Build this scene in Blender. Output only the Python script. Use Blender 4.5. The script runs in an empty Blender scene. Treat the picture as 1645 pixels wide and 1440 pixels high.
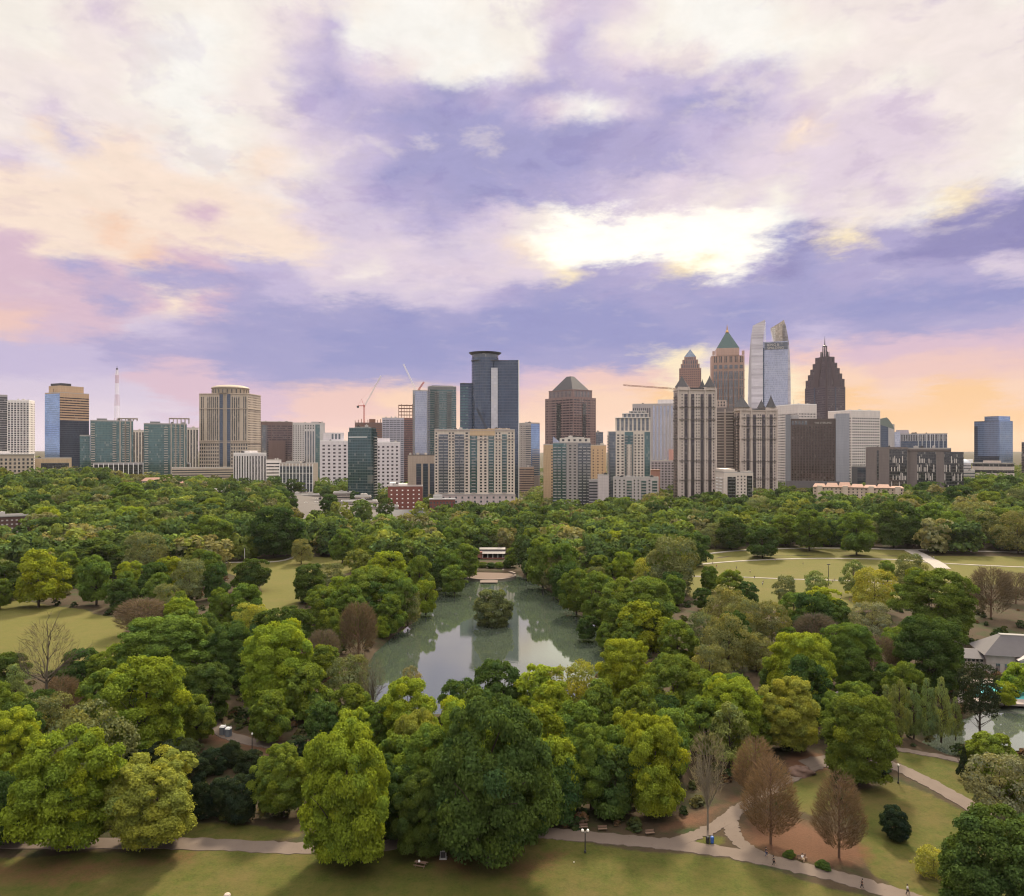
import bpy, math, random
import numpy as np
from mathutils import Vector, Matrix, Euler

S = bpy.context.scene
COL = S.collection
R = math.radians
rng = np.random.default_rng(7)
random.seed(7)

# ------------------------------------------------------------------ camera
F = 1250.0            # focal length in photo pixels (photo 1645 x 1440)
CX, CY = 822.5, 720.0
CAMH = 75.0
cam = bpy.data.cameras.new('camera')
cam.sensor_width = 36.0
cam.sensor_fit = 'HORIZONTAL'
cam.lens = 36.0 * F / 1645.0
cam.clip_start = 1.0
cam.clip_end = 30000.0
camo = bpy.data.objects.new('camera', cam)
camo.location = (0, 0, CAMH)
camo.rotation_euler = (R(90), 0, 0)
COL.objects.link(camo)
S.camera = camo

# ------------------------------------------------------------------ view / cycles
S.view_settings.view_transform = 'Standard'
S.view_settings.look = 'None'
S.view_settings.exposure = 0.62
S.view_settings.gamma = 1.0
S.render.engine = 'CYCLES'
S.cycles.max_bounces = 5
S.cycles.diffuse_bounces = 2
S.cycles.glossy_bounces = 3
S.cycles.transmission_bounces = 2
S.cycles.transparent_max_bounces = 8
S.cycles.volume_bounces = 0
S.cycles.caustics_reflective = False
S.cycles.caustics_refractive = False
S.cycles.sample_clamp_indirect = 4.0
S.cycles.use_denoising = True
S.cycles.filter_width = 1.15

def lin(c):
    out = []
    for v in c[:3]:
        v = v / 255.0
        out.append(v / 12.92 if v <= 0.04045 else ((v + 0.055) / 1.055) ** 2.4)
    return out

# ------------------------------------------------------------------ node helper
class NT:
    def __init__(s, tree):
        s.t = tree; s.n = tree.nodes; s.l = tree.links
    def new(s, typ, **kw):
        n = s.n.new(typ)
        for k, v in kw.items():
            setattr(n, k, v)
        return n
    def put(s, sock, v):
        if isinstance(v, bpy.types.NodeSocket):
            s.l.new(v, sock)
        else:
            if hasattr(sock, 'default_value'):
                if sock.type == 'RGBA' and len(v) == 3: v = (*v, 1)
                sock.default_value = v
    def math(s, op, a, b=None, c=None, clamp=False):
        n = s.new('ShaderNodeMath', operation=op, use_clamp=clamp)
        s.put(n.inputs[0], a)
        if b is not None: s.put(n.inputs[1], b)
        if c is not None: s.put(n.inputs[2], c)
        return n.outputs[0]
    def vmath(s, op, a, b=None, scale=None):
        n = s.new('ShaderNodeVectorMath', operation=op)
        s.put(n.inputs[0], a)
        if b is not None: s.put(n.inputs[1], b)
        if scale is not None: s.put(n.inputs['Scale'], scale)
        return n.outputs[0]
    def mix(s, f, a, b, mode='MIX'):
        n = s.new('ShaderNodeMix', data_type='RGBA', blend_type=mode)
        s.put(n.inputs[0], f); s.put(n.inputs[6], a); s.put(n.inputs[7], b)
        return n.outputs[2]
    def sep(s, v):
        n = s.new('ShaderNodeSeparateXYZ'); s.put(n.inputs[0], v)
        return n.outputs
    def comb(s, x, y, z):
        n = s.new('ShaderNodeCombineXYZ')
        s.put(n.inputs[0], x); s.put(n.inputs[1], y); s.put(n.inputs[2], z)
        return n.outputs[0]
    def noise(s, vec, scale, detail=4, rough=0.5, color=False, dist=0.0):
        n = s.new('ShaderNodeTexNoise')
        if vec is not None: s.put(n.inputs['Vector'], vec)
        n.inputs['Scale'].default_value = scale
        n.inputs['Detail'].default_value = detail
        n.inputs['Roughness'].default_value = rough
        n.inputs['Distortion'].default_value = dist
        return n.outputs['Color' if color else 'Fac']
    def ramp(s, fac, stops, interp='LINEAR'):
        n = s.new('ShaderNodeValToRGB')
        e = n.color_ramp.elements
        n.color_ramp.interpolation = interp
        while len(e) < len(stops): e.new(0.5)
        for el, (p, c) in zip(e, stops):
            el.position = p
        for el, (p, c) in zip(e, stops):
            el.position = p
            el.color = (*c[:3], 1)
        s.put(n.inputs[0], fac)
        return n.outputs[0]
    def maprange(s, v, a, b, c=0.0, d=1.0, smooth=False):
        n = s.new('ShaderNodeMapRange')
        if smooth: n.interpolation_type = 'SMOOTHSTEP'
        s.put(n.inputs[0], v)
        for i, q in zip((1, 2, 3, 4), (a, b, c, d)): n.inputs[i].default_value = q
        return n.outputs[0]

# ------------------------------------------------------------------ sky
SUN_AZ, SUN_EL = 14.0, 42.0       # degrees right of straight ahead, above the horizon
EXPO = 0.62
PAL = [(254,250,243), (252,244,234), (247,234,229), (253,230,212), (251,212,186), (252,204,154), (255,236,200), (230,213,225), (217,202,222),
       (200,187,218), (178,169,208), (165,161,204), (153,153,201), (148,142,189), (240,200,192), (221,190,206), (255,249,230)]
GLOW = 16                          # the break in the clouds before the sun is brighter than white
ROWS = [
 (10,  (9,10,9,8,2,1,1,1,1,2,2,1,0,0,1,1,1,7,8,7,1,0,0,1,2,2,2,2,2,7,8,9)),
 (50,  (1,9,2,2,2,1,1,1,2,7,9,0,0,0,0,1,1,8,9,2,1,0,0,0,1,2,2,2,2,8,2,2)),
 (95,  (1,1,2,7,2,1,0,1,2,8,9,7,2,0,0,0,2,9,9,7,2,2,0,0,0,1,1,2,2,2,2,1)),
 (140, (1,1,2,2,1,0,0,1,2,9,10,9,9,11,10,9,10,10,9,9,9,9,8,9,8,2,2,2,2,2,2,2)),
 (185, (2,2,2,2,1,0,0,2,2,9,9,10,11,11,11,11,9,7,0,8,10,11,10,10,8,7,2,2,1,2,2,2)),
 (230, (2,7,2,2,2,1,0,1,2,7,8,9,10,11,11,11,11,11,11,10,10,9,9,8,7,3,7,7,7,2,2,2)),
 (280, (2,3,8,3,3,2,1,1,3,2,8,9,11,11,11,11,11,11,10,10,10,9,8,7,7,7,7,7,7,2,2,1)),
 (325, (7,2,3,3,3,3,3,3,2,8,8,9,10,10,11,11,10,10,9,8,7,7,2,7,1,7,7,7,2,2,1,0)),
 (365, (3,3,3,3,3,3,15,3,3,7,8,8,9,10,9,7,2,16,16,16,16,16,16,16,0,7,2,2,1,6,9,13)),
 (405, (3,3,3,4,3,3,3,3,3,3,7,7,7,8,8,7,3,16,16,16,16,16,16,16,11,13,6,10,10,13,13,13)),
 (440, (15,3,3,3,4,15,15,9,9,7,7,2,7,7,7,7,7,6,10,10,9,6,16,10,13,11,10,10,13,13,13,13)),
 (475, (15,15,10,15,10,10,10,10,9,9,8,8,8,8,9,10,11,11,11,10,10,11,10,11,11,11,10,10,10,10,10,8)),
 (510, (15,15,15,10,15,3,15,10,11,11,11,11,12,11,11,12,12,12,12,12,11,11,12,12,11,11,12,12,12,12,12,12)),
 (550, (14,15,15,15,8,9,10,11,11,11,12,12,12,12,12,12,12,12,12,12,12,12,11,11,10,9,10,11,11,10,10,10)),
 (580, (9,9,9,10,10,10,10,11,11,11,12,12,12,12,11,11,11,11,11,11,6,6,9,15,15,14,15,15,15,15,15,15)),
 (608, (9,9,9,9,15,15,15,10,11,11,11,11,11,11,10,10,15,15,14,14,14,6,6,6,6,4,4,14,14,14,14,14)),
 (640, (8,8,8,8,8,15,15,15,15,14,14,14,4,4,14,14,14,4,4,4,5,6,6,6,6,5,5,4,4,5,5,4)),
 (680, (7,7,7,7,7,8,15,15,15,14,14,14,4,4,4,4,4,4,4,4,4,5,5,5,5,5,5,5,5,5,5,5)),
 (715, (7,7,15,15,15,15,15,14,14,4,4,4,4,4,4,4,4,4,4,4,5,5,5,5,5,5,5,5,5,5,5,5))]
def build_world():
    w = bpy.data.worlds.new('World'); S.world = w; w.use_nodes = True
    t = NT(w.node_tree); t.n.clear()
    d = t.new('ShaderNodeTexCoord').outputs['Generated']
    dx, dy, dz = t.sep(d)[:3]
    az = t.math('ARCTAN2', dx, dy)
    el = t.math('ARCSINE', dz)
    # a cloud deck overhead: coordinates on a flat layer, squeezed towards the horizon
    q = t.vmath('DIVIDE', t.comb(dx, dy, 0.0), t.comb(t.math('ADD', dz, 0.13), t.math('ADD', dz, 0.13), 1.0))
    q = t.vmath('MULTIPLY', q, (1.0, 0.9, 1.0))
    n1 = t.sep(t.noise(q, 2.1, 14, 0.64, True))
    n2 = t.sep(t.noise(t.vmath('ADD', q, (3.1, 7.7, 1.9)), 7.0, 12, 0.70, True))
    fade = t.maprange(el, 0.0, 0.28, 0.22, 1.0)
    azw = t.math('MULTIPLY_ADD', t.math('SUBTRACT', n1[0], 0.5), 0.16, az)
    azw = t.math('MULTIPLY_ADD', t.math('SUBTRACT', n2[0], 0.5), 0.075, azw)
    e1 = t.math('MULTIPLY', t.math('SUBTRACT', n1[1], 0.5), 0.10)
    e2 = t.math('MULTIPLY', t.math('SUBTRACT', n2[1], 0.5), 0.055)
    elw = t.math('MULTIPLY_ADD', t.math('ADD', e1, e2), fade, el)
    A0, A1 = -0.60, 0.60
    x = t.maprange(azw, A0, A1)
    g = 0.96 * 2.0 ** -EXPO
    cols = []
    for y, row in ROWS:
        stops = []
        for i, ch in enumerate(row):
            a = math.atan((25 + 51.6 * i - CX) / F)
            stops.append(((a - A0) / (A1 - A0), [v * g * (1.30 if ch == GLOW else 1.0) for v in lin(PAL[ch])]))
        cols.append((math.atan((CY - y) / F), t.ramp(x, stops)))
    cols.reverse()                       # from the horizon up
    c = cols[0][1]
    for (e0, _), (e1_, cc) in zip(cols, cols[1:]):
        c = t.mix(t.maprange(elw, e0, e1_, smooth=True), c, cc)
    # cloud texture: lit edges and grey lavender undersides of the smaller clouds
    n3 = t.noise(t.vmath('ADD', q, (9.0, 2.0, 4.0)), 5.0, 12, 0.64, dist=0.25)
    n4 = t.noise(t.vmath('ADD', q, (1.0, 5.0, 8.0)), 11.0, 12, 0.70, dist=0.4)
    amt = t.maprange(el, 0.10, 0.32, 0.06, 0.9)
    lit = t.math('MULTIPLY', t.maprange(n3, 0.53, 0.68, smooth=True), t.math('MULTIPLY', amt, 0.36))
    c = t.mix(lit, c, [v * g for v in lin((254, 240, 226))])
    und = t.math('MULTIPLY', t.maprange(n3, 0.465, 0.385, smooth=True), t.math('MULTIPLY', amt, 0.42))
    c = t.mix(und, c, t.mix(1.0, c, (0.76, 0.71, 0.86), 'MULTIPLY'))
    c = t.mix(t.math('MULTIPLY', amt, 0.30), c, t.vmath('SCALE', c, scale=t.maprange(n4, 0.32, 0.68, 0.78, 1.20)))
    # the part of the sky overhead and behind the camera
    behind = t.maprange(t.math('ABSOLUTE', az), 0.75, 1.5, smooth=True)
    hi = t.maprange(el, 0.55, 1.0, smooth=True)
    nb = t.noise(q, 1.2, 6, 0.55)
    rear = t.mix(t.maprange(nb, 0.35, 0.65), [v * 0.74 for v in lin((204, 199, 216))], [v * 0.82 for v in lin((246, 235, 227))])
    over = t.mix(t.maprange(nb, 0.3, 0.7), [v * 1.9 for v in lin((238, 230, 228))], [v * 2.7 for v in lin((255, 248, 236))])
    c = t.mix(behind, c, rear)
    c = t.mix(hi, c, over)
    # below the horizon
    c = t.mix(t.maprange(el, 0.0, -0.05), c, [v * g for v in lin((120, 115, 120))])
    sky = t.new('ShaderNodeTexSky', sky_type='NISHITA')
    sky.sun_disc = False
    sky.sun_elevation = R(SUN_EL); sky.sun_rotation = R(SUN_AZ)
    sky.dust_density = 1.0
    c10 = t.vmath('SCALE', c, scale=10.0)
    c = t.mix(0.985, sky.outputs[0], c10)
    bg = t.new('ShaderNodeBackground'); bg.inputs[1].default_value = 0.1
    t.put(bg.inputs[0], c)
    out = t.new('ShaderNodeOutputWorld'); t.l.new(bg.outputs[0], out.inputs[0])
build_world()
S.world.cycles.sampling_method = 'MANUAL'
S.world.cycles.sample_map_resolution = 512

# ------------------------------------------------------------------ sun
sl = bpy.data.lights.new('sun', 'SUN')
sl.energy = 5.0; sl.angle = R(9.0); sl.color = (1.0, 0.85, 0.62)
so = bpy.data.objects.new('sun', sl); COL.objects.link(so)
sd = Vector((math.sin(R(SUN_AZ)) * math.cos(R(SUN_EL)), math.cos(R(SUN_AZ)) * math.cos(R(SUN_EL)), math.sin(R(SUN_EL))))
so.rotation_euler = sd.to_track_quat('Z', 'Y').to_euler()
so.location = (0, 0, 400)

# ------------------------------------------------------------------ general helpers
def tag(o, label=None, cat=None, group=None, kind=None):
    if label: o['label'] = label
    if cat: o['category'] = cat
    if group: o['group'] = group
    if kind: o['kind'] = kind
    return o
def empty(name, loc, rz=0.0):
    o = bpy.data.objects.new(name, None); COL.objects.link(o)
    o.location = loc; o.rotation_euler = (0, 0, rz); o.empty_display_size = 0.5
    return o
class MB:
    """collects shapes and links them as one mesh object"""
    def __init__(s): s.v = []; s.f = []
    def quad(s, *p):
        b = len(s.v); s.v += [tuple(q) for q in p]; s.f.append(tuple(range(b, b + len(p)))); return s
    def box(s, x0, x1, y0, y1, z0, z1):
        b = len(s.v)
        s.v += [(x0,y0,z0),(x1,y0,z0),(x1,y1,z0),(x0,y1,z0),(x0,y0,z1),(x1,y0,z1),(x1,y1,z1),(x0,y1,z1)]
        s.f += [tuple(b + i for i in q) for q in ((3,2,1,0),(4,5,6,7),(0,1,5,4),(1,2,6,5),(2,3,7,6),(3,0,4,7))]
        return s
    def prism(s, pts, z0, z1, pts1=None):
        b = len(s.v); n = len(pts); pts1 = pts1 or pts
        s.v += [(x, y, z0) for x, y in pts] + [(x, y, z1) for x, y in pts1]
        s.f += [tuple(b + i for i in range(n))[::-1], tuple(b + n + i for i in range(n))]
        s.f += [(b + i, b + (i + 1) % n, b + n + (i + 1) % n, b + n + i) for i in range(n)]
        return s
    def pyramid(s, pts, z0, apex):
        b = len(s.v); n = len(pts)
        s.v += [(x, y, z0) for x, y in pts] + [apex]
        s.f += [tuple(b + i for i in range(n))[::-1]] + [(b + i, b + (i + 1) % n, b + n) for i in range(n)]
        return s
    def bar(s, p, q, r, r2=None, n=4):
        p = Vector(p); q = Vector(q); d = q - p
        if d.length < 1e-6: return s
        d.normalize()
        a = Vector((0, 0, 1)) if abs(d.z) < 0.9 else Vector((1, 0, 0))
        e1 = d.cross(a).normalized(); e2 = d.cross(e1)
        r2 = r if r2 is None else r2
        b = len(s.v)
        for c, rr in ((p, r), (q, r2)):
            for i in range(n):
                t = 2 * math.pi * (i + 0.5) / n
                s.v.append(tuple(c + e1 * (rr * math.cos(t)) + e2 * (rr * math.sin(t))))
        s.f += [(b + i, b + (i + 1) % n, b + n + (i + 1) % n, b + n + i) for i in range(n)]
        s.f += [tuple(b + i for i in range(n))[::-1], tuple(b + n + i for i in range(n))]
        return s
    def lathe(s, prof, n=12, cx=0, cy=0, cap=True):
        b = len(s.v)
        for r, z in prof:
            for i in range(n):
                t = 2 * math.pi * i / n
                s.v.append((cx + r * math.cos(t), cy + r * math.sin(t), z))
        for k in range(len(prof) - 1):
            s.f += [(b + k*n + i, b + k*n + (i+1) % n, b + (k+1)*n + (i+1) % n, b + (k+1)*n + i) for i in range(n)]
        if cap:
            s.f += [tuple(b + i for i in range(n))[::-1], tuple(b + (len(prof)-1)*n + i for i in range(n))]
        return s
    def mesh(s, name):
        m = bpy.data.meshes.new(name); m.from_pydata(s.v, [], s.f); m.update(); return m
    def build(s, name, mat=None, parent=None, loc=(0,0,0), smooth=False):
        m = s.mesh(name)
        if smooth: m.polygons.foreach_set('use_smooth', [True] * len(m.polygons))
        if mat: m.materials.append(mat)
        o = bpy.data.objects.new(name, m); COL.objects.link(o); o.location = loc
        if parent: o.parent = parent
        return o
def ngon(n, r, cx=0, cy=0, a0=0.0, sy=1.0):
    return [(cx + r * math.cos(a0 + 2 * math.pi * i / n), cy + sy * r * math.sin(a0 + 2 * math.pi * i / n)) for i in range(n)]
def copy_tree(o, parent=None):
    c = o.copy(); COL.objects.link(c); c.parent = parent
    for ch in list(o.children): copy_tree(ch, c)
    return c

# ------------------------------------------------------------------ terrain
def wig(x, y): return 0.25 * np.sin(x * 0.05 + 1) * np.cos(y * 0.043) * (y < 560) * sst(112, 160, y)
def sst(a, b, v):
    t = np.clip((v - a) / (b - a), 0, 1); return t * t * (3 - 2 * t)
_kx = [-3, -0.75, -0.45, -0.30, -0.22, -0.17, -0.12, 0.10, 0.18, 0.25, 0.45, 0.75, 3]
_ka = [26, 26, 26, 23, 15, 9, 2, 2, 9, 13, 16, 18, 18]
def rise(x, y):
    y = np.maximum(y, 1.0)
    return sst(470, 900, y) * np.interp(x / y, _kx, _ka)
def hgt(x, y): return float(rise(np.array(float(x)), np.array(float(y))))
def gp(px, py, z=None):
    """the point of the ground seen at a photo pixel (as x, y, z)"""
    k = (px - CX) / F; D = CAMH * F / max(py - CY, 6)
    for _ in range(12):
        h = hgt(k * D, D) if z is None else z
        D = 0.5 * D + 0.5 * (CAMH - h) * F / max(py - CY, 6)
    return (k * D, D, h)
def poly(pts, z=None): return np.array([gp(px, py, z)[:2] for px, py in pts])
def sdist(P, X, Y):
    """signed distance to a polygon, positive inside"""
    inside = np.zeros(X.shape, bool); dmin = np.full(X.shape, 1e9)
    n = len(P)
    for i in range(n):
        x0, y0 = P[i]; x1, y1 = P[(i + 1) % n]
        ex, ey = x1 - x0, y1 - y0
        t = np.clip(((X - x0) * ex + (Y - y0) * ey) / (ex * ex + ey * ey + 1e-9), 0, 1)
        dmin = np.minimum(dmin, np.hypot(X - x0 - t * ex, Y - y0 - t * ey))
        c = ((y0 > Y) != (y1 > Y)) & (X < (x1 - x0) * (Y - y0) / (y1 - y0 + 1e-12) + x0)
        inside ^= c
    return np.where(inside, dmin, -dmin)
LAKE_Z, POND_Z = -2.0, -1.2
LAKE = poly([(560,1135),(592,1075),(606,1050),(640,1018),(668,1000),(690,968),(698,940),(742,931),(752,922),(830,924),(856,935),
             (884,952),(902,975),(938,993),(966,1015),(975,1050),(968,1085),(930,1125),(840,1150),(700,1150)], LAKE_Z)
POND = poly([(1488,1192),(1545,1160),(1590,1142),(1660,1128),(1800,1120),(1830,1190),(1700,1200),(1600,1206),(1530,1212)], POND_Z)
GRASS = [poly(p) for p in (
    [(-300,1700),(-300,1372),(60,1378),(270,1358),(500,1368),(640,1361),(800,1346),(900,1352),(1100,1370),(1240,1395),(1400,1440),(1460,1470),(1700,1700)],
    [(1372,1268),(1440,1252),(1500,1276),(1572,1318),(1640,1350),(1640,1470),(1470,1440),(1400,1405),(1385,1335)],
    [(1250,1262),(1330,1240),(1335,1270),(1310,1310),(1285,1300)],
    [(1436,1206),(1545,1226),(1640,1262),(1640,1312),(1570,1292),(1450,1238)],
    [(-120,955),(30,964),(115,978),(205,998),(200,1050),(125,1082),(-120,1092)],
    [(350,908),(470,893),(590,896),(570,918),(505,936),(470,990),(400,1000),(415,950),(425,935),(375,925)],
    [(1105,902),(1180,893),(1505,893),(1530,960),(1300,990),(1105,960)],
    [(1120,884),(1300,878),(1470,886),(1470,893),(1180,892),(1115,902)],
    [(1500,893),(1760,897),(1760,950),(1500,935)],
    [(300,1318),(500,1330),(500,1350),(290,1346)],
    [(1120,1345),(1158,1350),(1150,1356),(1112,1352)])]
DIRT = [poly(p) for p in (
    [(1188,1310),(1240,1302),(1300,1318),(1380,1355),(1390,1390),(1340,1402),(1230,1375),(1195,1350)],
    [(1060,1335),(1180,1280),(1230,1270),(1130,1318)],
    [(660,1362),(760,1352),(800,1365),(760,1425),(700,1405)],
    [(-300,1378),(60,1384),(330,1362),(300,1392),(120,1418),(-300,1430)],
    [(340,1170),(450,1185),(470,1205),(430,1212),(330,1195)],
    [(800,1385),(900,1372),(880,1410),(800,1440)],
    [(1270,1210),(1330,1205),(1340,1235),(1270,1240)])]
PATHS = [(4.1, [(-200,1352),(60,1356),(270,1354),(400,1358),(500,1362),(600,1359),(700,1351),(800,1341),(880,1341),(960,1348),(1040,1355),(1100,1361),(1180,1372),(1240,1384),(1320,1402),(1400,1424),(1470,1446),(1560,1480)]),
         (3.0, [(1078,1357),(1115,1344),(1150,1328),(1185,1302),(1220,1280),(1262,1255),(1312,1232),(1350,1222)]),
         (3.0, [(1187,1298),(1176,1312),(1174,1328),(1182,1346),(1205,1366),(1250,1386)]),
         (4.4, [(1290,1228),(1350,1218),(1400,1220),(1440,1233),(1490,1256),(1540,1284),(1600,1318)]),
         (2.6, [(1425,1203),(1470,1209),(1530,1220),(1580,1236)]),
         (4.0, [(316,1100),(330,1135),(350,1172),(385,1188),(440,1199),(500,1206)]),
         (2.4, [(1090,912),(1150,904),(1220,900),(1330,898),(1440,899),(1500,904),(1600,910),(1700,914)]),
         (1.8, [(1095,926),(1180,928),(1260,931),(1360,933),(1440,938)]),
         (3.0, [(1120,892),(1200,884),(1320,881),(1450,883),(1580,886),(1700,889)]),
         (9.0, [(1462,884),(1480,893),(1502,904),(1515,914)]),
         (2.4, [(355,905),(400,904),(440,903),(462,899),(475,893)])]
def catmull(pts, m=8):
    P = [np.array(p, float) for p in pts]; P = [2*P[0]-P[1]] + P + [2*P[-1]-P[-2]]
    out = []
    for i in range(1, len(P) - 2):
        for j in range(m):
            t = j / m
            a, b, c, d = P[i-1], P[i], P[i+1], P[i+2]
            out.append(0.5 * ((2*b) + (c-a)*t + (2*a-5*b+4*c-d)*t*t + (3*b-a-3*c+d)*t**3))
    out.append(P[-2]); return np.array(out)

# ------------------------------------------------------------------ materials
MATS = {}
def mat(name, fn):
    if name in MATS: return MATS[name]
    m = bpy.data.materials.new(name); m.use_nodes = True
    t = NT(m.node_tree); t.n.clear()
    out = t.new('ShaderNodeOutputMaterial')
    sh = fn(t)
    t.l.new(sh, out.inputs[0]); MATS[name] = m
    return m
def pbr(t, col, rough=0.7, metal=0.0, spec=0.4, bump=None, **kw):
    n = t.new('ShaderNodeBsdfPrincipled')
    t.put(n.inputs['Base Color'], col); t.put(n.inputs['Roughness'], rough)
    t.put(n.inputs['Metallic'], metal); t.put(n.inputs['Specular IOR Level'], spec)
    for k, v in kw.items(): t.put(n.inputs[k.replace('_', ' ')], v)
    if bump is not None:
        b = t.new('ShaderNodeBump'); b.inputs['Strength'].default_value = bump[1]; b.inputs['Distance'].default_value = bump[2]
        t.put(b.inputs['Height'], bump[0]); t.l.new(b.outputs[0], n.inputs['Normal'])
    return n.outputs[0]
def plain(name, col, rough=0.7, metal=0.0, var=0.15, scale=0.5):
    def fn(t):
        o = t.new('ShaderNodeTexCoord').outputs['Object']
        n = t.noise(o, scale, 5, 0.6)
        c = t.mix(n, [v * (1 - var) for v in col], [min(1, v * (1 + var)) for v in col])
        return pbr(t, c, rough, metal)
    return mat(name, fn)
def wallmat(rgb, fh=3.3, kind=0):
    """facade wall with joints at each floor and rain stains; rgb as albedo 0..1"""
    name = 'facade_%d_%d_%d_%d' % (*[int(v * 999) for v in rgb], kind)
    def fn(t):
        o = t.new('ShaderNodeTexCoord').outputs['Object']
        x, y, z = t.sep(o)[:3]
        st = t.noise(t.vmath('MULTIPLY', o, (0.6, 0.6, 0.05)), 1.0, 5, 0.6)
        big = t.noise(o, 0.06, 3, 0.5)
        c = t.mix(t.maprange(st, 0.35, 0.7), [v * 0.84 for v in rgb], [v * 1.06 for v in rgb])
        c = t.mix(t.math('MULTIPLY', big, 0.4), c, [v * 0.8 for v in rgb])
        j = t.math('LESS_THAN', t.math('FRACT', t.math('DIVIDE', z, fh)), 0.07)
        if kind == 0: c = t.mix(t.math('MULTIPLY', j, 0.35), c, [v * 0.45 for v in rgb])
        if kind == 1:       # brick
            u = t.math('ADD', x, y)
            br = t.new('ShaderNodeTexBrick'); br.inputs['Scale'].default_value = 3.0
            t.put(br.inputs['Vector'], t.comb(u, z, 0.0))
            br.inputs['Color1'].default_value = (1, 1, 1, 1); br.inputs['Color2'].default_value = (.75, .75, .75, 1); br.inputs['Mortar'].default_value = (.9, .85, .8, 1)
            c = t.mix(0.8, c, br.outputs[0], 'MULTIPLY')
        return pbr(t, c, 0.75, 0, 0.3)
    return mat(name, fn)
def glassmat(name, tint, mull, bw=1.6, fh=3.4, tu=0.08, tv=0.16, metal=0.55, rough=0.06, vary=0.5, spandrel=0.0, blind=0.35):
    def fn(t):
        o = t.new('ShaderNodeTexCoord').outputs['Object']
        x, y, z = t.sep(o)[:3]
        u = t.math('DIVIDE', t.math('ADD', t.math('ADD', x, y), 400.3), bw)
        v = t.math('DIVIDE', t.math('ADD', z, 100.0), fh)
        fu, fv = t.math('FRACT', u), t.math('FRACT', v)
        m = t.math('MAXIMUM', t.math('LESS_THAN', fu, tu), t.math('LESS_THAN', fv, tv))
        wn = t.new('ShaderNodeTexWhiteNoise', noise_dimensions='3D')
        oi = t.new('ShaderNodeObjectInfo').outputs['Random']
        t.put(wn.inputs['Vector'], t.comb(t.math('FLOOR', u), t.math('FLOOR', v), t.math('MULTIPLY', oi, 37.0)))
        r = wn.outputs['Value']
        big = t.noise(o, 0.05, 3, 0.5)
        f = t.math('ADD', t.math('MULTIPLY', r, vary), t.math('MULTIPLY', big, 0.6))
        c = t.mix(f, [q * 0.55 for q in tint], [min(1, q * 1.45) for q in tint])
        # drawn blinds in a few windows
        c = t.mix(t.math('MULTIPLY', t.math('GREATER_THAN', r, 0.93), blind), c, (0.45, 0.42, 0.38))
        if spandrel > 0:
            c = t.mix(t.math('MULTIPLY', t.math('LESS_THAN', fv, spandrel), 0.75), c, [q * 0.5 for q in mull])
        c = t.mix(m, c, mull)
        nz = t.noise(t.comb(t.math('FLOOR', u), t.math('FLOOR', v), 0.0), 3.0, 1, 0.5)
        me = t.math('MULTIPLY', t.math('SUBTRACT', 1.0, m), metal)
        ro = t.math('ADD', t.math('MULTIPLY', m, 0.5), rough)
        return pbr(t, c, ro, me, 0.8, bump=(nz, 0.10, 0.3))
    return mat(name, fn)
G_DARK = glassmat('glass_dark', (0.022, 0.024, 0.030), (0.05, 0.05, 0.05), metal=0.10)
G_WARM = glassmat('glass_bronze', (0.050, 0.038, 0.055), (0.09, 0.07, 0.06), metal=0.25)
G_BLUE = glassmat('glass_blue', (0.17, 0.24, 0.36), (0.07, 0.09, 0.14), metal=0.6)
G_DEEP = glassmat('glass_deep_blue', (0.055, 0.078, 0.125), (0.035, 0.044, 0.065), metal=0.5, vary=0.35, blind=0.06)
G_TEAL = glassmat('glass_teal', (0.07, 0.135, 0.145), (0.05, 0.08, 0.07), bw=1.9, metal=0.45)
G_PALE = glassmat('glass_pale', (0.36, 0.39, 0.50), (0.24, 0.25, 0.30), bw=1.5, metal=0.45, vary=0.3, blind=0.1)
G_SKY = glassmat('glass_sky_blue', (0.25, 0.36, 0.58), (0.12, 0.17, 0.28), bw=2.4, metal=0.7, vary=0.3, blind=0.05)
G_GREY = glassmat('glass_grey', (0.10, 0.115, 0.14), (0.10, 0.105, 0.115), metal=0.4)
M_ROOF = plain('roof_gravel', (0.19, 0.18, 0.17), 0.9)
M_ROOFW = plain('roof_white', (0.40, 0.38, 0.36), 0.8)
M_ROOFD = plain('roof_dark', (0.045, 0.045, 0.05), 0.7)
M_SLATE = plain('slate', (0.040, 0.037, 0.042), 0.6)
M_TERRA = plain('terracotta', (0.20, 0.105, 0.075), 0.8, var=0.3, scale=0.8)
M_COPPER = plain('copper_green', (0.032, 0.070, 0.072), 0.55)
M_GOLD = plain('gilded_metal', (0.45, 0.26, 0.10), 0.4, 0.7)
M_STEELR = plain('red_steel', (0.36, 0.07, 0.05), 0.5)
M_STEELW = plain('white_steel', (0.66, 0.63, 0.62), 0.5)
M_STEELD = plain('dark_steel', (0.045, 0.043, 0.045), 0.5, 0.3)
M_CONC = plain('concrete', (0.36, 0.34, 0.32), 0.85)
M_RUST = plain('raw_frame', (0.20, 0.10, 0.07), 0.8)
M_WHITE = plain('white_paint', (0.75, 0.73, 0.71), 0.6)
M_BLACK = plain('black_paint', (0.02, 0.02, 0.022), 0.5)
M_WOOD = plain('weathered_wood', (0.16, 0.10, 0.07), 0.8)

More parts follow.
